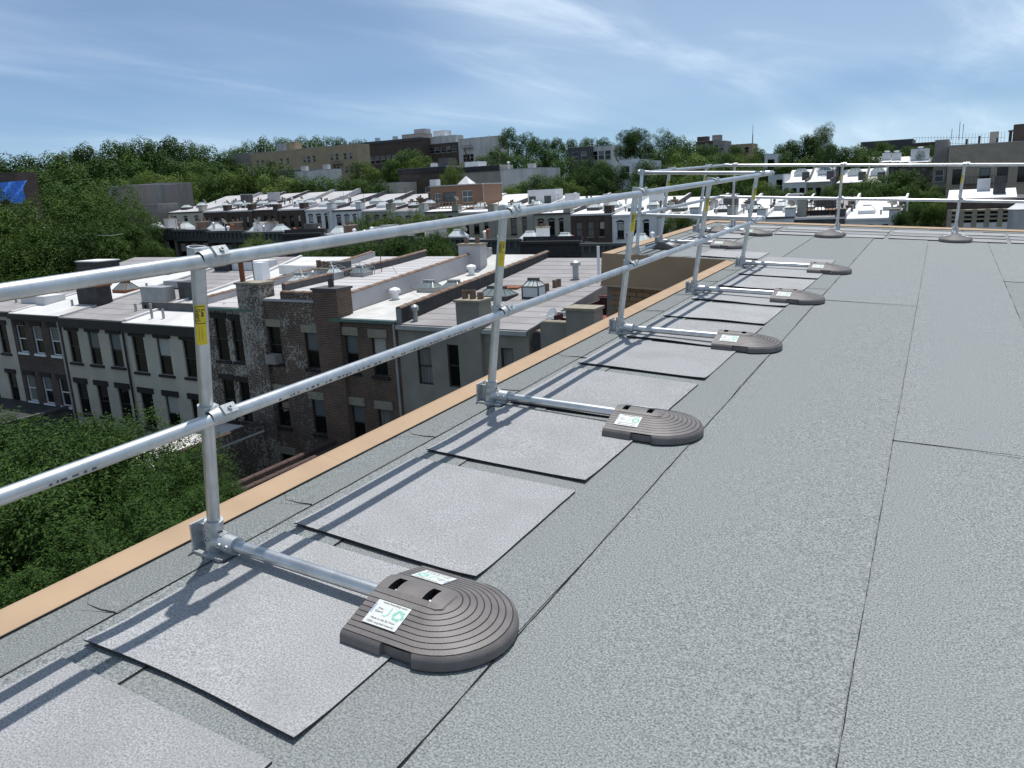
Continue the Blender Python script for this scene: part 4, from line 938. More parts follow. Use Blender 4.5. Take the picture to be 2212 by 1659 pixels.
# ---------------------------------------------------------------- row B: fronts across the street, seen over the near roofs
YB0, YB1 = 57., 70.
def zB(x): return -2.75 - .040 * (x + 24)
n_b = 0
bx = [-18.2 - 5.35 * i for i in range(19)]
bc = ['greybeige', 'charcoal', 'greybeige', 'brown', 'greybrick', 'charcoal', 'brown', 'greybeige', 'charcoal', 'brown']
for i in range(18):
    x1, x0 = bx[i], bx[i+1]; zc = min(-.6, zB((x0 + x1) / 2)); zg = gz((x0 + x1) / 2, 57)
    prof = [(YB0, zc), (63, zc - .75), (YB1, zc - 1.35)]
    h = rowhouse('street front with bracketed dark cornice across the street, %s from the downhill end' % ORD[i] if i < 16 else 'street front among the big street trees, %s from the uphill end' % ORD[17 - i], x0, x1, prof, zg, bc[i % 10], ('roofpale', 'roofsilver', 'roofwhite', 'roofgrey')[i % 4], storeys(evenwins(x0, x1, 3, zc - 2.2, 1.0, 1.9), 3.2, 2), 'street fronts across the street', lintel='brownstone', frame='frameblack', sill='brownstone')
    cm = 'tar' if i in (1, 6, 13) else 'cornice'
    m = MB(); m.box(x0 + .02, x1 - .02, YB0 - .55, YB0 - .07, zc - .08, zc + .14); m.box(x0 + .02, x1 - .02, YB0 - .30, YB0 - .01, zc - .95, zc - .081); m.box(x0 + .02, x1 - .02, YB0 - .38, YB0 - .012, zc - 1.08, zc - .952)
    c = m.build('cornice', C_[cm], h)
    if cm == 'cornice':
        for j in range(9): link('bracket', boxmesh('bracket', .16, .22, .5, cm), c, (x0 + .35 + j * (x1 - x0 - .7) / 8, YB0 - .41, zc - .34))
    if cm == 'tar': parapet(h, (x0 + x1) / 2, YB0 + .1, YB0 + .5, .5, x1 - x0 - .1, 'tar', tiles=False)
    parapet(h, x0 + .13, YB0 + .1, YB1, .3, .24, 'roofwhite' if i % 3 else 'charcoal', tiles=False)
    rx = random.Random(i)
    skylight(h, x0 + rx.uniform(1.4, 3.6), rx.uniform(59.5, 62), 1.5, 1.2, .55, .4, glass='skyglasspale', frame='framewhite')
    for k in range(rx.randint(2, 4)): vent(h, x0 + rx.uniform(.6, 4.6), rx.uniform(58, 66), rx.uniform(.4, 1.0), .11, rx.choice(('metal', 'framewhite', 'terracotta', 'rust')))
    if rx.random() < .75: chimney(h, x0 - .25, x0 + .45, 60, 61.2, zc - 1, zc + rx.uniform(.7, 1.1), rx.choice(('roofwhite', 'roofpale', 'roofpale', 'redbrown')), 'stone', 2)
    if rx.random() < .5: boxunit(h, x0 + rx.uniform(2, 4), rx.uniform(62, 65), 1.4, 1.2, 1.3, rx.choice(('roofpale', 'charcoal', 'roofwhite', 'metal')), 'bulkhead')
# dark mansard bulkhead standing on row B
# ---------------------------------------------------------------- row C: garden fronts beyond
YC0, YC1 = 88., 101.
def zC(x): return -1.75 - .043 * (x + 32) if x > -84 else .49 + .012 * (-84 - x)
cp = [364, 440, 494, 547, 602, 660, 719.6, 782, 848, 919, 991, 1069, 1153, 1233, 1322, 1420, 1510, 1590, 1655, 1716, 1826, 1943]
cx = [at(p, 465, YC0).x for p in cp]
cw = ['cream', 'brown', 'brown', 'brown', 'brown', 'white', 'white', 'greybeige', 'whitewall', 'beige', 'beige', 'beige', 'greybeige', 'brown', 'white', 'white', 'whitewall', 'white', 'white', 'charcoal', 'white']
cn = dict(cream='cream', brown='brown brick', white='white painted', greybeige='grey beige', whitewall='off white', beige='beige', charcoal='charcoal')
PH = 9
seen = {}
for i in range(len(cw)):
    x0, x1 = cx[i], cx[i+1]; xm = (x0 + x1) / 2; zr = zC(xm); zg = gz(xm, 88); rise = 2.3 if xm < -80 else 1.9 if xm < -50 else 1.65
    prof = [(YC0, zr), (96.6 + .5 * math.sin(i * 2.1), zr + rise * .56), (YC1 - .6, zr + rise), (YC1, zr + rise + .05)]
    d = 'uphill' if i < PH else 'downhill'; k = (PH - i) if i < PH else i - PH
    lab = '%s garden front of the far row%s' % (cn[cw[i]], ' carrying the timber penthouse' if i == PH else ', %s %s from the timber penthouse' % (ORD[k - 1], d))
    dark = cw[i] in ('brown', 'charcoal')
    h = rowhouse(lab, x0, x1, prof, zg, cw[i], ('roofpale' if i < 7 else 'roofgrey' if i in (8, 19) else 'roofpale' if i < 9 else 'roofwhite'), storeys(evenwins(x0 + .25, x1 - .45, 3, zr - 1.75, .85, 1.75), 3.0, 3), 'far row of garden fronts', lintel='brownstone' if not dark else 'darkbrick', sill='stone' if dark else 'brownstone', frame='frameblack', arch=True, lh=.2, lw=.05, gutter='roofwhite' if i % 3 else 'charcoal', gh=.12)
    rx = random.Random(40 + i)
    chimney(h, x1 - .95, x1 - .02, YC0 - .12, YC0 + .9, zg, zr + rx.uniform(.75, 1.0), cw[i] if cw[i] != 'beige' else 'greybeige', 'stone', 0)
    if i == PH: continue
    wl_ = 'charcoal' if i in (5, 8) else 'roofwhite' if i > 10 else 'roofpale'
    parapet(h, x1 - .1, YC0 + 1., YC1, .3, .22, wl_, tiles=False, mt2='charcoal' if rx.random() < .5 else wl_, hfun=lambda y: .28 + (.16 if y > 96 else 0))
    skylight(h, x0 + rx.uniform(1.5, 2.2), rx.uniform(90.3, 91.5), 1.6, 1.3, .5, .3, glass='skyglasspale', frame='framewhite' if rx.random() < .6 else 'charcoal')
    if rx.random() < .7: skylight(h, x0 + rx.uniform(3.3, 3.9), rx.uniform(91.5, 93.5), 1.5, 1.2, .5, .3, glass='skyglasspale', frame='metal')
    for q in range(rx.randint(2, 5)): vent(h, x0 + rx.uniform(.6, 4.4), rx.uniform(88.8, 96), rx.uniform(.35, .9), .1, rx.choice(('metal', 'framewhite', 'charcoal')), cap=rx.random() < .6)
    for q in range(rx.randint(0, 2)): chimney(h, x1 - .55, x1 + .1, 92.5 + 2 * q, 93.4 + 2 * q, zr - .5, zr + 1.0 + .4 * q, rx.choice(('charcoal', 'redbrown', 'roofpale')), 'stone', 2)
    if rx.random() < .35: boxunit(h, x0 + rx.uniform(1.5, 3), 95.2, 1.5, 1.3, 1.4, rx.choice(('roofpale', 'charcoal', 'roofwhite')), 'bulkhead', topmt='roofwhite')
    hC = h
    if i == 11:                                             # white bulkheads with dark doors
        b = boxunit(h, x0 + 3.0, 96.5, 4.2, 2.2, 1.7, 'roofwhite', 'bulkhead')
        for dx in (-1.4, .9): MB().box(x0 + 3.0 + dx - .5, x0 + 3.0 + dx + .5, 95.36, 95.395, zr + .5, zr + 1.9).build('door', C_['charcoal'], b)
    if i == 19:                                             # roof deck with dark railing
        zd = zr + .75
        planks(h, x0 + .4, x1 - .4, 89.2, 93.4, zd, 14, 'wood')
        m = MB()
        for j in range(13): m.box(x0 + .4 + j * (x1 - x0 - .8) / 12 - .03, x0 + .4 + j * (x1 - x0 - .8) / 12 + .03, 89.15, 89.21, zr, zd + 1.0)
        for zz in (.35, .65, .98): m.box(x0 + .35, x1 - .35, 89.10, 89.148, zd + zz - .03, zd + zz + .03)
        m.build('railing', C_['iron'], h); boxunit(h, xm - .5, 95, 2.2, 1.2, .9, 'charcoal', 'bulkhead')
        chimney(h, x0 + .1, x0 + 1.0, 88.9, 89.8, zr - 1, zr + 2.0, 'greybeige', 'stone', 2, 'charcoal')
    if i == PH: pass
# timber penthouse with deck railing (part of its house)
hp = [o for o in COL.objects if o.get('label', '').endswith('carrying the timber penthouse')][0]
zr = PROF[hp.name_full][0][1]; p0, p1 = at(931, 440, 93.), at(1046, 445, 93.); zt = at(931, 404, 93.).z; px0, px1 = p0.x, p1.x
mb = MB(); zb = zr - .1
pw = [(px0 + (px1 - px0) * a, zb + (zt - zb) * b, w, hh) for a, b, w, hh in ((.14, .52, 1.0, 1.5), (.37, .52, 2.2, 1.6), (.70, .55, 1.7, 1.6))]
facade(mb, px0, px1, zb, zt, 93., [(a - w/2, a + w/2, b - hh/2, b + hh/2) for a, b, w, hh in pw])
mb.face(((px0, 98, zb), (px0, 93, zb), (px0, 93, zt), (px0, 98, zt))); mb.face(((px1, 93, zb), (px1, 98, zb), (px1, 98, zt), (px1, 93, zt))); mb.face(((px1, 98, zb), (px0, 98, zb), (px0, 98, zt), (px1, 98, zt))); mb.face(((px0, 93, zt), (px1, 93, zt), (px1, 98, zt), (px0, 98, zt)))
ph = mb.build('penthouse', C_['timber'], hp)
for a, b, w, hh in pw:
    f, p, q = winmeshes(w, hh, 'framewhite' if w < 2 else 'frameblack', 2); o = link('window', f, ph, (a, 93.11, b)); 
    MB().box(a - w/2 + .05, a + w/2 - .05, 93.12, 93.14, b - hh/2 + .05, b + hh/2 - .05).build('window_pane', C_['glassmid'], ph)
MB().box(px0 - .12, px1 + .12, 92.8, 98.1, zt + .002, zt + .14).build('penthouse_roof', C_['roofpale'], ph)
MB().box(px0 - .1, px0 + 1.0, 93.2, 94.2, zt + .142, zt + 1.0).build('stair_bulkhead', C_['roofwhite'], ph)
m = MB(); a = px0 + 4.2; zz = zt + .142
for s in (0, 1): pass
m.face(((a, 93.6, zz), (a + 2.0, 93.6, zz), (a + 1.0, 94.4, zz + 1.1))); m.face(((a + 2.0, 93.6, zz), (a + 2.0, 95.4, zz), (a + 1.0, 94.4, zz + 1.1))); m.face(((a + 2.0, 95.4, zz), (a, 95.4, zz), (a + 1.0, 94.4, zz + 1.1))); m.face(((a, 95.4, zz), (a, 93.6, zz), (a + 1.0, 94.4, zz + 1.1)))
m.build('lantern_roof', C_['roofwhite'], ph)
m = MB(); ra, rb = px0 + .1, px1 + 4.0
for j in range(24): m.box(ra + (rb - ra) * j / 23 - .035, ra + (rb - ra) * j / 23 + .035, 90.0, 90.07, zr, zr + 1.15)
m.box(ra, rb, 89.94, 89.998, zr + 1.1, zr + 1.18); m.box(ra, rb, 89.94, 89.998, zr + .35, zr + .43); m.build('deck_railing', C_['wood'], hp)
planks(hp, ra, rb, 90.1, 92.9, zr + .33, 10, 'wood')
vent(hp, px1 + .6, 92, 3.2, .06, 'metal', z=zr)
# ---------------------------------------------------------------- plain blocks farther off, each with real windows
def block(label, px0, px1, ytop, Y, depth, wall, roof='roofpale', wins=None, group=None, name='apartment_block', storey=3.1, first=1.5, ww=1.1, wh=1.7, rows=4, par=.5, side=None, kinds=(0, 0, 1), frame='framewhite', topband=None):
    a, b = at(px0, ytop, Y), at(px1, ytop, Y); x0, x1, zt = a.x, b.x, (a.z + b.z) / 2; zg = gz((x0 + x1) / 2, Y) - 1
    W = []
    if wins:
        for u in wins:
            for r in range(rows):
                z = zt - first - r * storey
                if z - wh/2 > zg + .5: W.append((x0 + (x1 - x0) * u, z, ww, wh))
    h = rowhouse(label, x0, x1, [(Y, zt), (Y + depth, zt)], zg, wall, roof, W, group, name=name, frame=frame, kinds=kinds, sidewall=side, sill='stone', cat='building')
    if topband: MB().box(x0 + .01, x1 - .01, Y - .3, Y - .064, zt - .9, zt + .05).build('cornice', C_[topband], h)
    return h
def bulk(h, u, w, hh, mt, d=3., dy=3.):
    pr = PROF[h.name_full]; loc = wl(h); ob = [c for c in h.children if c.name.startswith('wall')][0]
    xs = [v.co.x + loc[0] for v in ob.data.vertices]; x0, x1 = min(xs), max(xs)
    return boxunit(h, x0 + (x1 - x0) * u, pr[0][0] + dy, w, d, hh, mt, 'bulkhead')
G2 = 'hillside blocks'
t1 = block('grey side wing of the tan hillside apartment block', r2(66, 0)[0], r2(214, 0)[0], r2(0, 246)[1], 196, 5, 'greybrick', wins=(.5,), rows=2, storey=3.4, first=4.5, group=G2)
t2 = block('long tan brick apartment block with fire escapes on the wooded hillside', r2(214, 0)[0], r2(968, 0)[0], r2(0, 210)[1], 193, 6, 'tanbrick2', wins=(.06, .11, .19, .30, .36, .52, .56, .61, .77, .82, .89, .94), rows=4, first=3.3, ww=1.25, wh=2.0, group=G2, storey=4.0)
bulk(t2, .36, 5, 2.5, 'tanbrick2'); bulk(t2, .30, 3.4, 2.2, 'roofpale', 2, 1.2)
for u in (.02, .1, .16, .22, .5, .54, .58, .66, .84): X0 = at(214 * .3064 + 474 + u * 231, 320, 193); vent(t2, X0.x, 195, random.uniform(1., 2.2), .1, 'metal', cap=False)
def fire_escape(h, xx, Y, ztop, n, st=4.0):
    m = MB()
    for k in range(n):
        z = ztop - k * st; m.box(xx - 2, xx + 2, Y - 1.1, Y - .02, z - .06, z)
        for j in range(9): m.box(xx - 2 + j * .5 - .025, xx - 1.975 + j * .5, Y - 1.1, Y - 1.05, z, z + .95)
        m.box(xx - 2, xx + 2, Y - 1.1, Y - 1.05, z + .92, z + .97)
        if k < n - 1: m.face(((xx - 1.6, Y - .9, z), (xx - 1.6, Y - .4, z), (xx + 1.4, Y - .4, z - st), (xx + 1.4, Y - .9, z - st))); m.face(((xx + 1.4, Y - .9, z - st - .1), (xx + 1.4, Y - .4, z - st - .1), (xx - 1.6, Y - .4, z - .1), (xx - 1.6, Y - .9, z - .1)))
    return m.build('fire_escape', C_['iron'], h)
for u in (.185, .815): q = at(r2(214 + 754 * u, 0)[0], r2(0, 210)[1], 193); fire_escape(t2, q.x, 193, q.z - 4.6, 4)
t3 = block('dark brown brick apartment block with flat top on the hilltop', r2(955, 0)[0], r2(1422, 0)[0], r2(0, 150)[1], 235, 6, 'darkbrick', wins=[.06 + .088 * k for k in range(11)], rows=4, first=6.5, ww=2.0, wh=2.6, group=G2, storey=5.2, topband='slate', kinds=(1, 0))
bulk(t3, .82, 9, 1.6, 'greybrick', 6, 5); bulk(t3, .88, 4.5, 3.2, 'roofpale', 4, 6); bulk(t3, .3, 1.4, 1.3, 'metal', 1.4, 2); bulk(t3, .57, 1.4, 1.3, 'metal', 1.4, 2)
t4 = block('brown and white apartment block joined behind the dark brick one', r2(1422, 0)[0], r2(1680, 0)[0], r2(0, 172)[1], 240, 6, 'brown', wins=[.1, .26, .42, .58, .74, .9], rows=3, first=2.2, ww=1.8, wh=2.0, group=G2, storey=5.0, kinds=(1, 0))
bulk(t4, .48, 14, 2.5, 'whitewall', 5, 3); bulk(t4, .38, 5, 4.6, 'white', 4, 5)
t5 = block('white stained apartment block at the end of the hilltop group', r2(1680, 0)[0], r2(1968, 0)[0], r2(0, 130)[1], 232, 6, 'whitewall', wins=(.15, .22, .32, .78, .87), rows=3, first=6.2, ww=1.5, wh=2.4, group=G2, storey=5.2); q = at(r2(1755, 0)[0], r2(0, 205)[1], 232); fire_escape(t5, q.x, 232, q.z, 2, 5.2)
# row D fronts
d1 = block('dark brick terrace with arched windows beyond the far row', r2(1258, 0)[0], r2(1600, 0)[0], r2(0, 345)[1], 128, 5, 'darkbrick', wins=(.08, .2, .32, .58, .72, .9), rows=3, first=4.6, ww=1.0, wh=2.0, topband='tar', kinds=(1, 0, 1)); bulk(d1, .85, 2.2, 1.6, 'charcoal'); bulk(d1, .66, 1.6, .8, 'roofwhite')
d2 = block('grey terrace with arched windows and black cornice beside the pale gable wall', r2(1600, 0)[0], r2(1975, 0)[0], r2(0, 338)[1], 128, 5, 'greybeige', wins=(.2, .38, .58, .72, .88), rows=3, first=4.6, ww=1.1, wh=2.1, topband='tar', kinds=(0, 1)); bulk(d2, .4, 3, 1, 'roofwhite')
d3 = block('pale streaked side wall of a terrace end with white finial', r2(1978, 0)[0], r2(2260, 0)[0], r2(0, 352)[1], 127, 8, 'whitewall', roof='roofpale'); vent(d3, at(r2(2026, 0)[0], 350, 127).x, 127.5, 1.2, .18, 'framewhite'); bulk(d3, .75, 1.2, .8, 'whitewall', 1, .8)
d4 = block('white low building half hidden by hillside trees', r2(522, 0)[0], r2(800, 0)[0], r2(0, 362)[1], 150, 3, 'whitewall', wins=None); [bulk(d4, u, 1.6, 1.2, 'whitewall', 1, 1) for u in (.22, .78)]
d5 = block('small dark building behind the white low building', r2(425, 0)[0], r2(522, 0)[0], r2(0, 358)[1], 151, 10, 'charcoal')
d6 = block('low pale building below the dark brick terrace', r2(1100, 0)[0], r2(1255, 0)[0], r2(0, 452)[1], 122, 8, 'palegrey', roof='roofpale')
# streaky end building at the left of row C
e1 = block('tall grey streaked side wall at the uphill end of the far row', 232, 287, 402, 88.3, 8.5, 'greywall'); e2 = block('taller grey wall with rusty streaks beside the cream house', 300, 345, 398, 97.5, 7, 'greywall'); e3 = block('low grey wall in front of the streaked side wall', 312, 340, 442, 87, 4, 'greybrick'); e4 = block('dark low roofed building beside the streaked wall', 262, 286, 412, 99, 10, 'brown', roof='roofpale')
# small white house right of the streaked wall
# house with blue tarpaulin at far left
t7 = block('brown roofed house under a blue tarpaulin among the street trees', -60, 30, 378, 62, 3, 'brown', roof='brown')
p0, p1 = at(-40, 398, 61.4), at(58, 398, 61.4); zb = at(20, 436, 61.4).z; m = MB(); n, k = 14, 6
G = [[(p0.x + (p1.x - p0.x) * i / n, 61.4 - .25 * math.sin(i * 1.3 + j) - .15 * j, p0.z + (zb - p0.z) * j / k + (.35 * math.sin(i * .9) if j == k else 0)) for i in range(n + 1)] for j in range(k + 1)]
for j in range(k):
    for i in range(n): m.face((G[j][i], G[j+1][i], G[j+1][i+1], G[j][i+1]))
tag(m.build('tarpaulin', C_['tarp'], smooth=60), 'crumpled blue tarpaulin hung on the brown roofed house', 'tarpaulin')
# ---------------------------------------------------------------- right hand side
b1 = block('tan apartment block with fire escape at the end of the street', 2051, 2300, r4(0, 268)[1], 128, 16, 'taupe', wins=(.10, .345, .50, .68, .80), rows=4, first=4.2, ww=1.3, wh=2.1, storey=4.0, kinds=(0, 1, 0), frame='frameblack', side='greybrick')
q = at(2120, r4(0, 268)[1], 128); fire_escape(b1, q.x, 128, q.z - 5.4, 4); [vent(b1, at(2051 + u * 249, 303, 128).x, 131, hh, .14, 'iron', cap=False) for u, hh in ((.15, .9), (.26, 1.2), (.42, .8))]
X0 = at(2146, 300, 136).x; vent(b1, X0, 133, 1.7, .55, 'greybeige', cap=False)
X0 = at(2203, 300, 134).x; vent(b1, X0, 134, 2.5, .9, 'brown', cap=False); vent(b1, at(2182, 300, 134).x, 134, 1.6, .2, 'iron', cap=True)
b2 = block('grey building with antennas just left of the tan block', 2020, 2050, 303, 134, 14, 'greybrick', wins=(.5,), rows=3, first=5, storey=4); [vent(b2, at(px, 300, 137).x, 137, hh * .85, .035, 'iron', cap=False) for px, hh in ((2055, 1.9), (2071, 3.0), (2079, 2.6))]
b3 = block('long dark flat roofed building on the skyline', r4(880, 0)[0], r4(1305, 0)[0], 304, 260, 14, 'slate', wins=None, roof='roofpale'); b3b = block('brown parapet building beside the long dark roof', r4(1305, 0)[0], r4(1520, 0)[0], 308, 250, 14, 'brown', roof='roofpale')
m = MB(); a, b = at(r4(1310, 0)[0], 300, 252), at(r4(2050, 0)[0], 300, 252)
for i in range(30): m.cyl((a.x + (b.x - a.x) * i / 29, 251, a.z - 2.5), (a.x + (b.x - a.x) * i / 29, 251, a.z + .3), .05, n=4)
for dz in (.3, -1.2): m.cyl((a.x, 251, a.z + dz), (b.x, 251, b.z + dz), .05, n=4)
m.build('roof_fence', C_['metal'], b3b)
# row E (white roofs), row F
GE = 'white roofed houses beyond the trees'
for i, (a, b, y) in enumerate(((240, 435, 596), (435, 640, 590), (680, 905, 597), (905, 1065, 600))):
    p, q = at(*r4(a, y), 170), at(*r4(b, y), 170); zr = (p.z + q.z) / 2
    h = rowhouse('small white roofed house beyond the garden trees, %s uphill of the tan block' % ORD[3 - i], p.x, q.x, [(170, zr), (175, zr + .5), (180, zr + 2.5 + .3 * (i % 2))], gz(p.x, 170), ('white', 'greybeige', 'brown', 'white')[i], 'roofwhite', evenwins(p.x, q.x, 3, zr - 1.9, 1.0, 1.7), GE, frame='frameblack')
    xm = (p.x + q.x) / 2; skylight(h, xm, 177.5, 2.6, 1.6, .7, .5, glass='skyglass', frame='framewhite'); parapet(h, q.x - .15, 170.2, 180, .5, .3, 'charcoal', tiles=False); boxunit(h, q.x - .8, 174, 1.3, 1.2, 1.6, 'charcoal', 'bulkhead')
h = block('white bulkhead house with dark doorway behind the guardrail end', r4(125, 0)[0], r4(240, 0)[0], r4(0, 528)[1], 168, 9, 'white', roof='charcoal', wins=(.8,), rows=1, first=2.2, ww=1.3, wh=2.4, group=None)
fx = [715, 800, 945, 1030, 1125, 1190, 1265, 1440, 1530, 1595]
for i, (a, b) in enumerate(zip(fx, fx[1:])):
    p, q = at(*r4(a, 432), 215), at(*r4(b, 428), 215); zr = (p.z + q.z) / 2
    h = rowhouse('distant terrace house with bright white sloping roof, %s from the tan block' % ORD[8 - i], p.x, q.x, [(215, zr), (217, zr + .15), (220, zr + 1.35)], gz(p.x, 215), 'darkbrick' if i % 2 else 'charcoal', 'roofwhite', evenwins(p.x, q.x, 2, zr - 2.2, 1.1, 1.9), 'distant white roofed terrace', frame='frameblack')
    if i in (1, 3, 4, 6): boxunit(h, (p.x + q.x) / 2, 219, 2.0 + (i == 6) * 2, 2, 1.3 + (i in (1, 6)) * .9, 'white', 'chimney_stack'); vent(h, (p.x + q.x) / 2, 219, 1.6 + (i in (1, 6)) * .9, .4, 'framewhite')
h = block('white two part building rising behind the distant white roofs', r4(1003, 0)[0], r4(1152, 0)[0], r4(0, 335)[1], 245, 8, 'white', roof='charcoal', wins=(.12,), rows=1, first=3, ww=2.2, wh=3.4)
# brick gallery house in front of the tan block
g1 = block('dark brick house with stacked stone balcony rails beyond the roof edge', 2046, 2260, 432, 84, 12, 'darkbrick', roof='charcoal', wins=(.1, .28, .5, .7), rows=3, first=2.2, ww=1.2, wh=1.6)
loc = at(2046, 432, 84); xe = at(2196, 432, 84).x
for r, py in enumerate((453, 462, 471, 481)):
    z = at(2100, py, 82.6).z
    o = MB().box(loc.x + .1, xe, 82.4, 83.99, z - .16 - (.5 if r == 3 else 0), z).build('balcony_slab', C_['stone' if r < 3 else 'whitewall'], g1)
for i in range(6): X = loc.x + .3 + i * (xe - loc.x - .5) / 5; MB().box(X - .2, X + .2, 82.35, 82.395, at(2100, 490, 82.6).z, at(2100, 452, 82.6).z).build('pier', C_['stone'], g1)
p0, p1 = at(2049, 414, 90), at(2196, 414, 90); zt = p0.z
g2 = rowhouse('white sloping roof strip behind the stone balconies', p0.x, p1.x, [(88, at(2100, 431, 88).z), (92, zt)], gz(0, 88), 'white', 'roofwhite', (), None, name='flat_roofed_house'); boxunit(g2, p0.x + .75 * (p1.x - p0.x), 90, 1., 1., 1.6, 'charcoal', 'chimney_stack'); boxunit(g2, p0.x + .52 * (p1.x - p0.x), 91.6, 1.1, 1.1, 1.1, 'white', 'bulkhead')
tk = at(2206, 478, 60); h = thing('water_tank', 'grey cylindrical tank with white conical cap beside the stone balconies', 'tank', (tk.x, 60, -14)); MB().lathe((tk.x, 60, -14), [(.75, 0), (.75, at(2206, 452, 60).z + 14), (.8, at(2206, 452, 60).z + 14.02)], 20).build('drum', C_['metal'], h, 40); MB().lathe((tk.x, 60, at(2206, 452, 60).z + .03), [(.85, 0), (.45, .28), (.40, .36), (.3, .42)], 20).build('cap', C_['roofwhite'], h, 40)
# skyline bits in the middle
GS = 'small buildings on the skyline'
for lab, a, b, y, Y, w, ws in (('brown building with roof bulkheads on the skyline between the trees', 1503, 1552, 305, 300, 'brown', (.2, .5, .8)), ('grey building with pale windows on the skyline', 1540, 1566, 305, 290, 'greybrick', (.3, .7)), ('low tan building beside the radio mast', 1566, 1625, 312, 310, 'tanbrick2', (.2, .5, .8)), ('dark house with white bays among the trees', 1228, 1275, 318, 190, 'charcoal', (.3, .7)), ('white and brown bay fronted house among the trees', 1275, 1322, 316, 192, 'whitewall', (.2, .5, .8)), ('tiny white shed roof glimpsed between the tall trees', 1336, 1365, 345, 135, 'white', (.5,)), ('white gable end between tall tree trunks', 1380, 1392, 347, 136, 'white', None), ('small white dormer house left of the tall tree', 1652, 1680, 333, 190, 'white', (.5,))):
    h = block(lab, a, b, y, Y, 9, w, wins=ws, rows=2, first=2.2, ww=1.6, wh=2.2, storey=4, group=GS)
    if 'brown building' in lab: bulk(h, .35, 2, 1.8, 'brown'); bulk(h, .1, 1.6, 1.8, 'brown'); bulk(h, .85, 3, 2, 'greybrick')
ms = at(1625.5, 312, 420); t = thing('radio_mast', 'thin radio mast rising on the skyline', 'mast', (ms.x, 420, gz(ms.x, 420))); zt = at(1625.5, 269, 420).z
MB().cyl((ms.x, 420, gz(ms.x, 420)), (ms.x, 420, zt - 5), .55, .3, 6).cyl((ms.x, 420, zt - 5), (ms.x, 420, zt), .2, .1, 6).build('pole', C_['metal'], t); MB().box(ms.x - 1, ms.x + 1, 419.5, 420.5, zt - 12, zt - 11.4).build('platform', C_['metal'], t)

# ---------------------------------------------------------------- trees
LM = [leafmat('leaf_mid', (.024, .058, .010), (.090, .148, .028), (.045, .095, .017)), leafmat('leaf_dark', (.015, .042, .009), (.058, .105, .021), (.028, .066, .014)), leafmat('leaf_pale', (.06, .11, .018), (.15, .21, .045), (.10, .15, .035)), leafmat('leaf_deep', (.014, .038, .009), (.068, .125, .022), (.03, .07, .013))]
BARK = mat('bark', (.07, .05, .035), (.045, .033, .024), 6, .95, detail=6, stretch=(3, 3, .5))
def crown_mesh(name, n, leaf, lobes, seed, flat=.85, lm=0, droop=.0, spray=0.):
    g = np.random.default_rng(seed)
    th = g.uniform(0, 2 * np.pi, lobes); ph = np.arccos(g.uniform(-.75, 1, lobes)); rad = g.uniform(.45, .78, lobes)
    C = np.c_[np.sin(ph) * np.cos(th), np.sin(ph) * np.sin(th), np.cos(ph) * flat] * rad[:, None]; S = g.uniform(.20, .40, lobes)
    C[0] = 0; S[0] = .52
    w = S ** 2; idx = g.choice(lobes, n, p=w / w.sum())
    d = g.normal(size=(n, 3)); d /= np.linalg.norm(d, axis=1)[:, None]
    r = g.uniform(.30, 1, n) ** .28; P = C[idx] + d * (S[idx] * r)[:, None] * np.array([1, 1, flat])
    if spray: P += g.normal(size=(n, 3)) * spray
    P += .03 * np.sin(P[:, [1, 2, 0]] * 23 + idx[:, None])
    P -= np.array([0, 0, (np.percentile(P[:, 2], 99.7) + np.percentile(P[:, 2], .3)) / 2]); P /= np.array([np.percentile(np.abs(P[:, 0]), 99), np.percentile(np.abs(P[:, 1]), 99), np.percentile(P[:, 2], 99.7)])
    nrm = d * 1.0 + np.array([0, 0, .35]) + g.normal(size=(n, 3)) * .38; nrm /= np.linalg.norm(nrm, axis=1)[:, None]
    a = np.cross(nrm, g.normal(size=(n, 3))); a /= np.linalg.norm(a, axis=1)[:, None]; b = np.cross(nrm, a)
    s = leaf * g.uniform(.6, 1.35, n)[:, None]
    V = np.stack([P - a * s, P - b * s * .5 - nrm * s * .15, P + a * s, P + b * s * .5 - nrm * s * .15], 1).reshape(-1, 3)
    me = bpy.data.meshes.new(name); me.vertices.add(4 * n); me.vertices.foreach_set('co', V.astype(np.float32).ravel())
    me.loops.add(4 * n); me.loops.foreach_set('vertex_index', np.arange(4 * n, dtype=np.int32)); me.polygons.add(n); me.polygons.foreach_set('loop_start', np.arange(0, 4 * n, 4, dtype=np.int32))
    me.materials.append(LM[lm]); me.update(); me.validate(); return me
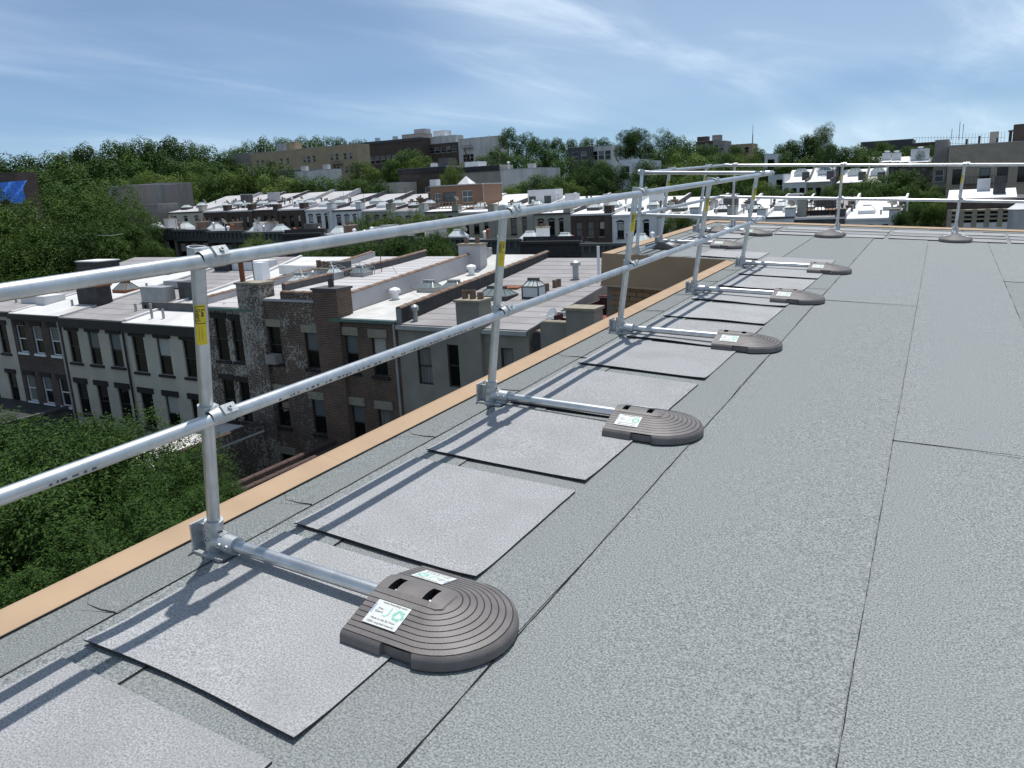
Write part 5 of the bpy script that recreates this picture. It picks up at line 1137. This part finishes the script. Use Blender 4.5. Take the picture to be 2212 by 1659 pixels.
def spray_mesh(name, twigs, per, leaf, lobes, seed, flat=.85, lm=0, tl=.2, size=1., core=.5):
    """leaves strung along short twigs that grow out of the lobes: sprays, gaps and an uneven outline"""
    g = np.random.default_rng(seed)
    th = g.uniform(0, 2 * np.pi, lobes); ph = np.arccos(g.uniform(-.6, 1, lobes)); rad = g.uniform(.5, .88, lobes)
    C = np.c_[np.sin(ph) * np.cos(th), np.sin(ph) * np.sin(th), np.cos(ph) * flat] * rad[:, None]; S = g.uniform(.11, .27, lobes) * size; C[0] = 0; S[0] = core
    w = S ** 2; idx = g.choice(lobes, twigs, p=w / w.sum()); d = g.normal(size=(twigs, 3)); d /= np.linalg.norm(d, axis=1)[:, None]
    R0 = C[idx] + d * (S[idx] * g.uniform(.45, 1., twigs) ** .5)[:, None] * np.array([1, 1, flat])
    dr = d + np.array([0, 0, .35]) + g.normal(size=(twigs, 3)) * .45; dr /= np.linalg.norm(dr, axis=1)[:, None]
    L_ = tl * g.uniform(.4, 1.25, twigs); t = np.tile(np.linspace(.05, 1, per), twigs); k = np.repeat(np.arange(twigs), per)
    P = R0[k] + dr[k] * (L_[k] * t)[:, None]; P[:, 2] -= .5 * L_[k] * t ** 2; P += g.normal(size=P.shape) * leaf * .9
    n = len(P); nrm = np.array([0, 0, 1.]) + d[k] * .5 + g.normal(size=(n, 3)) * .42; nrm /= np.linalg.norm(nrm, axis=1)[:, None]
    P -= np.array([0, 0, (np.percentile(P[:, 2], 99.7) + np.percentile(P[:, 2], .3)) / 2]); P /= np.array([np.percentile(np.abs(P[:, 0]), 98.5), np.percentile(np.abs(P[:, 1]), 98.5), np.percentile(P[:, 2], 99.6)])
    a = dr[k] + g.normal(size=(n, 3)) * .6; a -= nrm * (a * nrm).sum(1)[:, None]; a /= np.linalg.norm(a, axis=1)[:, None]; b = np.cross(nrm, a)
    s = leaf * g.uniform(.65, 1.3, n)[:, None]
    V = np.stack([P - a * s, P - b * s * .42 + nrm * s * .12, P + a * s - nrm * s * .25, P + b * s * .42 + nrm * s * .12], 1).reshape(-1, 3)
    me = bpy.data.meshes.new(name); me.vertices.add(4 * n); me.vertices.foreach_set('co', V.astype(np.float32).ravel())
    me.loops.add(4 * n); me.loops.foreach_set('vertex_index', np.arange(4 * n, dtype=np.int32)); me.polygons.add(n); me.polygons.foreach_set('loop_start', np.arange(0, 4 * n, 4, dtype=np.int32))
    me.materials.append(LM[lm]); me.update(); me.validate(); return me
def trunk_mesh(name, seed):
    r = random.Random(seed); m = MB()                       # unit: crown centre at z = 1, ground at 0
    m.cyl((0, 0, -.05), (.02, .01, .45), .045, .034, 9, False); m.cyl((.02, .01, .45), (0, 0, .95), .034, .014, 8, False)
    for k in range(7):
        t = r.uniform(0, 6.28); z = r.uniform(.42, .75); L_ = r.uniform(.25, .42); e = Vector((L_ * math.cos(t), L_ * math.sin(t), z + r.uniform(.15, .38)))
        m.cyl((.015, .005, z), e * .6 + Vector((0, 0, z)) * .4, .018, .011, 6, False); m.cyl(e * .6 + Vector((0, 0, z)) * .4, e, .011, .004, 5, False)
    return m.mesh(name, BARK, 60)
FAR = [crown_mesh('crown', 9000, .037, 17, s, .8, l) for s, l in ((1, 0), (2, 0), (3, 1), (4, 0), (5, 2), (6, 1))]
MID = [spray_mesh('crown', 3400, 11, .0225, 24, s, .85, l, .15, 1.25, .5) for s, l in ((11, 0), (12, 0), (13, 2), (14, 1))]
NEAR = [spray_mesh('crown', 3000, 13, .021, 24, s, .9, l, .20, 1.05, .3) for s, l in ((21, 3), (22, 3), (23, 1))]
TRK = [trunk_mesh('trunk', s) for s in (1, 2, 3)]
def tree(label, px, ytop, hw, Y, kindset, k, group=None, asp=1.0, zg=None, name='broadleaf_tree', crownfrac=None):
    """hw: half width in pixels; the crown's top meets ytop"""
    c = at(px, ytop, Y); e = at(px + hw, ytop, Y); rad = max(1.2, abs(e.x - c.x) * (1. if abs(px - 1900) < 500 else .82))
    zt = c.z; z0 = gz(c.x, Y) if zg is None else zg; vr = rad * asp; vr = min(vr, (zt - z0) * .55) if zt > z0 + 2 else rad
    t = thing(name, label, 'tree', (c.x, Y, z0), group); rr_ = random.Random(int(px * 7 + Y))
    o = link('crown', kindset[k % len(kindset)], t, (c.x, Y, zt - vr)); o.scale = (rad, rad, vr); o.rotation_euler = (0, 0, rr_.uniform(0, 6.28))
    hgt = max(.5, zt - vr - z0); q = link('trunk', TRK[k % 3], t, (c.x, Y, z0)); s = min(hgt, 12) ; q.scale = (max(s, rad * 1.1), max(s, rad * 1.1), hgt); q.rotation_euler = (0, 0, rr_.uniform(0, 6.28))
    return t
LAND = {'ridge trees': 'blue tarpaulin', 'big street trees': 'blue tarpaulin', 'hillside street trees': 'streaked grey wall', 'middle skyline trees': 'white hilltop block', 'skyline trees right of the tall twins': 'tall twin trees', 'courtyard trees': 'nearest guardrail post',
 'trees round the feathery tree': 'tan street-end block', 'trees by the distant white roofs': 'stone balconies', 'feathery garden trees': 'timber penthouse', 'street trees between the rows': 'bright white roof', 'leafy trees beside the pale gable wall': 'timber penthouse', 'dark garden trees': 'tall twin trees', 'trees between hilltop blocks': 'tan hillside block', 'garden trees beside the stone balconies': 'stone balconies', 'tall twin trees': 'white hilltop block', 'pale trees behind the streaked wall': 'cream house'}
LANDR = {'courtyard trees', 'trees round the feathery tree', 'trees by the distant white roofs', 'feathery garden trees', 'street trees between the rows', 'dark garden trees', 'garden trees beside the stone balconies', 'pale trees behind the streaked wall'}
def trees(group, label, items, ks, asp=.85, **kw):
    land = LAND.get(group); rev = group in LANDR
    order = sorted(range(len(items)), key=lambda i: -items[i][0] if rev else items[i][0]); rank = {i: n for n, i in enumerate(order)}
    for i, it in enumerate(items): tree(label + (', %s from the %s' % (ordn(rank[i]), land) if land else ''), *it[:4], ks, it[4] if len(it) > 4 else i, group, asp, **kw)
# wooded ridge on the left skyline (several ranks)
trees('ridge trees', 'dark green tree on the wooded ridge above the rooftops', [(-40, 325, 70, 150, 2), (20, 335, 60, 150, 5), (75, 336, 45, 155, 2), (120, 326, 50, 160, 0), (165, 318, 50, 165, 2), (215, 308, 50, 170, 5), (262, 304, 50, 175, 0), (310, 297, 48, 180, 3), (352, 296, 48, 185, 2), (398, 303, 45, 190, 5), (440, 312, 45, 190, 0), (478, 326, 36, 190, 3), (512, 318, 36, 235, 0), (545, 305, 38, 245, 3), (585, 296, 42, 250, 1), (622, 300, 36, 250, 0), (655, 296, 38, 255, 3), (695, 294, 40, 260, 1), (735, 297, 36, 262, 0), (765, 302, 30, 262, 3), (795, 304, 30, 264, 1),
 (0, 370, 70, 125, 1), (60, 372, 60, 122, 3), (110, 362, 60, 128, 5), (170, 352, 62, 132, 0), (225, 345, 60, 138, 2), (285, 340, 60, 142, 3), (340, 342, 55, 146, 5), (395, 346, 55, 150, 0), (450, 350, 46, 150, 1), (130, 395, 60, 105, 0), (190, 388, 60, 108, 3), (245, 385, 50, 112, 1), (480, 352, 36, 155, 5)], FAR, 1.0)
trees('pale trees behind the streaked wall', 'yellow green tree before the darker ridge', [(325, 370, 36, 104, 4), (385, 375, 40, 106, 4), (300, 378, 30, 108, 1)], FAR, 1.0)
# big street trees, left
trees('big street trees', 'large street tree rising above the near roofs', [(-70, 440, 120, 47, 1), (30, 460, 100, 46, 0), (110, 428, 95, 52, 1), (195, 398, 90, 57, 0), (262, 440, 70, 53, 1), (150, 480, 90, 46, 3), (245, 500, 70, 47, 0), (305, 482, 42, 50, 3), (70, 500, 90, 44.5, 0), (-20, 420, 80, 55, 3), (330, 520, 30, 48, 1)], MID, 1.0)
# trees in front of tan block, hillside street
trees('hillside street trees', 'bushy tree along the hillside street above the far row', [(440, 386, 44, 118, 1), (478, 378, 46, 120, 0), (515, 368, 46, 122, 4), (562, 350, 60, 125, 1), (602, 378, 54, 116, 4), (645, 382, 52, 117, 0), (688, 380, 54, 118, 3), (732, 384, 50, 117, 1), (772, 386, 46, 118, 0), (805, 392, 40, 118, 5), (780, 347, 28, 165, 1), (802, 360, 24, 160, 4), (820, 398, 24, 120, 3), (455, 372, 30, 140, 3), (420, 378, 28, 135, 0)], FAR, .95)
trees('trees between hilltop blocks', 'round tree before the dark hilltop block', [(878, 322, 46, 160, 1), (905, 338, 34, 158, 4), (850, 345, 30, 155, 0), (935, 350, 30, 158, 3)], FAR, .9)
tree('slender pale tree growing before the arched terrace windows', 975, 348, 30, 120, MID, 2, None, 1.4)
trees('leafy trees beside the pale gable wall', 'leafy tree beside the pale gable wall', [(1010, 352, 34, 170, 1), (1045, 335, 36, 175, 0), (1120, 392, 34, 112, 4), (1155, 376, 40, 110, 0), (1195, 378, 40, 110, 1), (1230, 390, 32, 110, 4), (1180, 392, 46, 107, 3), (1105, 405, 26, 108, 4), (1240, 402, 24, 108, 0)], FAR, .95)
trees('middle skyline trees', 'tree on the middle skyline', [(1010, 297, 40, 280, 1), (1050, 296, 36, 280, 3), (1096, 275, 26, 215, 0), (1135, 286, 36, 220, 3), (1085, 320, 40, 200, 1), (1120, 335, 44, 180, 0), (1160, 320, 40, 190, 2), (1205, 296, 22, 240, 3), (1235, 300, 26, 290, 0), (1270, 297, 30, 300, 1), (1300, 297, 30, 300, 3), (1200, 322, 34, 200, 0), (1150, 345, 44, 160, 3), (1215, 342, 40, 150, 1), (1090, 352, 44, 150, 5), (1060, 365, 34, 140, 0), (1260, 342, 36, 165, 5), (1300, 345, 36, 150, 0), (1175, 300, 20, 260, 0), (1335, 310, 30, 240, 1)], FAR, 1.0)
trees('dark garden trees', 'dark round tree below the tall twin trunk trees', [(1285, 352, 44, 122, 2), (1325, 355, 40, 120, 5), (1250, 362, 36, 124, 2), (1300, 385, 44, 118, 2)], FAR, 1.0)
trees('tall twin trees', 'tall dark tree with visible trunk on the middle skyline', [(1352, 282, 38, 145, 3), (1382, 276, 36, 150, 3), (1425, 283, 42, 155, 0)], MID, 1.0)
trees('skyline trees right of the tall twins', 'tree of the green belt behind the far railing', [(1470, 295, 40, 170, 3), (1510, 312, 40, 165, 0), (1440, 318, 44, 150, 1), (1490, 330, 50, 145, 4), (1400, 345, 44, 135, 0), (1450, 355, 50, 130, 3), (1530, 335, 44, 160, 0), (1570, 330, 40, 170, 1), (1610, 335, 40, 170, 4), (1560, 352, 50, 140, 0), (1640, 350, 44, 192, 3), (1600, 362, 50, 130, 1), (1520, 365, 50, 125, 4), (1680, 352, 44, 190, 0), (1720, 348, 44, 192, 4), (1755, 345, 40, 195, 1), (1590, 312, 26, 260, 0), (1640, 318, 26, 260, 3), (1545, 315, 22, 250, 0), (1790, 350, 40, 192, 0), (1380, 395, 50, 118, 0), (1430, 400, 44, 116, 4), (1340, 410, 34, 116, 1), (1480, 392, 44, 118, 1), (1530, 398, 40, 118, 0)], FAR, 1.0)
tree('tall tree with an open feathery crown above the skyline', 1776, 268, 38, 200, MID, 0, None, 1.15)
trees('trees round the feathery tree', 'dark tree next to the tall feathery tree', [(1735, 292, 34, 196, 2), (1700, 303, 32, 198, 2), (1680, 318, 28, 200, 5), (1800, 312, 34, 180, 2), (1765, 318, 36, 194, 5), (1830, 318, 36, 200, 0), (1860, 312, 36, 215, 3), (1905, 305, 24, 225, 0), (1920, 308, 36, 230, 3), (1965, 315, 34, 225, 1), (2000, 315, 30, 220, 0), (2030, 325, 26, 210, 5), (1880, 325, 40, 205, 1), (1700, 330, 40, 194, 1), (1740, 338, 44, 192, 0)], FAR, 1.0)
trees('trees by the distant white roofs', 'garden tree between the white roofed houses', [(1660, 398, 40, 150, 0), (1700, 408, 40, 148, 1), (1640, 392, 40, 148, 4), (1690, 412, 30, 130, 0), (1810, 398, 40, 150, 1), (1850, 392, 44, 148, 0), (1885, 378, 36, 160, 4), (1790, 405, 30, 145, 3), (1930, 372, 46, 140, 3), (1965, 366, 50, 138, 0), (2000, 382, 40, 136, 2), (2030, 400, 30, 132, 4), (1910, 395, 44, 135, 0), (1960, 400, 56, 125, 3), (2020, 412, 36, 120, 0), (1870, 410, 36, 130, 1), (1740, 412, 36, 128, 4)], FAR, .95)
trees('garden trees beside the stone balconies', 'leafy garden tree in the gap before the stone balconies', [(1972, 435, 28, 86, 0), (2005, 440, 30, 85, 1), (2035, 428, 26, 90, 2), (1955, 455, 20, 84, 3)], MID, 1.1)
# garden trees behind row B and in the street
trees('feathery garden trees', 'feathery light green tree in the gardens before the far row', [(800, 466, 58, 76, 0), (848, 458, 58, 78, 2), (900, 452, 52, 80, 2), (768, 484, 46, 74, 0), (935, 462, 44, 80, 0), (965, 474, 36, 79, 2), (870, 486, 56, 73.5, 3), (820, 494, 52, 73.2, 0)], MID, .95)
trees('street trees between the rows', 'street tree between the near row and the bracketed fronts', [(745, 516, 80, 47, 3), (815, 505, 80, 48, 0), (880, 508, 72, 48, 3), (930, 515, 56, 48, 0), (548, 505, 40, 50, 2), (690, 530, 60, 47, 0), (942, 495, 40, 51, 0)], MID, 1.0)
tree('small bushy tree by the white house of the far row', at and 1460, 452, 14, 84, MID, 2, None, 1.2); tree('second small bush by the white house of the far row', 1492, 458, 12, 84, MID, 0, None, 1.2)
# big courtyard trees under the guardrail
trees('courtyard trees', 'dense leafy tree in the courtyard below the roof edge', [(70, 905, 170, 17.5, 2), (262, 893, 120, 18., 0), (150, 985, 190, 14.5, 1), (385, 975, 115, 17., 0), (20, 1085, 200, 12., 1), (310, 1060, 150, 13., 0), (460, 1040, 70, 16., 2), (400, 1120, 90, 12.5, 1), (-120, 930, 160, 17., 0), (150, 1190, 120, 10.5, 0)], NEAR, 1.0, zg=-14.6)

# ---------------------------------------------------------------- aerials, dishes, a sagging cable
def dish(h, xx, y, r=.42):
    z = pz(PROF[h.name_full], y) + .1; m = MB().cyl((xx, y, z - .1), (xx, y, z + .9), .03, n=6); o = m.build('dish_mast', C_['metal'], h)
    n = 14; m = MB(); c = Vector((xx, y - .1, z + 1.0)); d = Vector((.25, .75, .6)).normalized(); a = d.orthogonal().normalized(); b = d.cross(a)
    R = [[c + (a * math.cos(2*math.pi*i/n) + b * math.sin(2*math.pi*i/n)) * (r * q) + d * (.16 * q * q) for i in range(n)] for q in (.05, .4, .75, 1.)]
    for q in range(3):
        for i in range(n): m.face((R[q][i], R[q][(i+1) % n], R[q+1][(i+1) % n], R[q+1][i]))
    m.build('dish', C_['greybeige'], o, 50)
def aerial(h, xx, y, hh=2.2):
    z = pz(PROF[h.name_full], y); m = MB().cyl((xx, y, z), (xx, y, z + hh), .022, n=5)
    for k in range(5): m.cyl((xx - .5 + .08 * k, y - .3 + .15 * k, z + hh - .1), (xx + .5 - .08 * k, y - .3 + .15 * k, z + hh - .1), .01, n=4)
    m.cyl((xx, y - .35, z + hh - .1), (xx, y + .4, z + hh - .1), .014, n=4); m.build('aerial', C_['iron'], h)
rows = [o for o in COL.objects if o.get('group') in ('far row of garden fronts', 'street fronts across the street')]
rk = random.Random(5)
for o in rows:
    X = wl(o)[0]; y0 = PROF[o.name_full][0][0]
    if rk.random() < .4: dish(o, X + rk.uniform(-1.8, 1.8), y0 + rk.uniform(1, 4))
    if rk.random() < .4: aerial(o, X + rk.uniform(-1.8, 1.8), y0 + rk.uniform(2, 6), rk.uniform(1.6, 2.8))
for k, fx, fy in ((1, 1.2, 30), (3, 2.0, 33), (5, 1.2, 33.5)): aerial(hA[k], x[k] + fx, fy, 1.8)
m = MB()
for (xa, ya, za), (xb, yb, zb), sag in (((x[4] + 1.4, YA + .4, -3.2), (x[3] + 4.4, 31, -2.9), .35), ((x[6] + 1.5, 30, -3.0), (x[5] + 1.4, 34, -2.0), .3)):
    P_ = [Vector((xa + (xb-xa)*t, ya + (yb-ya)*t, za + (zb-za)*t - sag * 4 * t * (1-t))) for t in np.linspace(0, 1, 13)]
    mm = MB()
    for p_, q_ in zip(P_, P_[1:]): mm.cyl(p_, q_, .012, n=5, caps=False)
    tag(mm.build('roof_cable', C_['iron']), 'thin dark cable sagging between %s' % ('the whitewashed house and the silver roof' if xa < -25 else 'the white roof and the raised brick house'), 'cable')
a_, b_ = at(210, 508, 41.), at(310, 485, 56.)
mm = MB(); P_ = [a_ + (b_ - a_) * float(t) - Vector((0, 0, 1.6 * t * (1 - t))) for t in np.linspace(0, 1, 15)]
for p_, q_ in zip(P_, P_[1:]): mm.cyl(p_, q_, .025, n=5, caps=False)
tag(mm.build('street_wire', C_['metal']), 'pale utility wire crossing the street trees', 'wire')
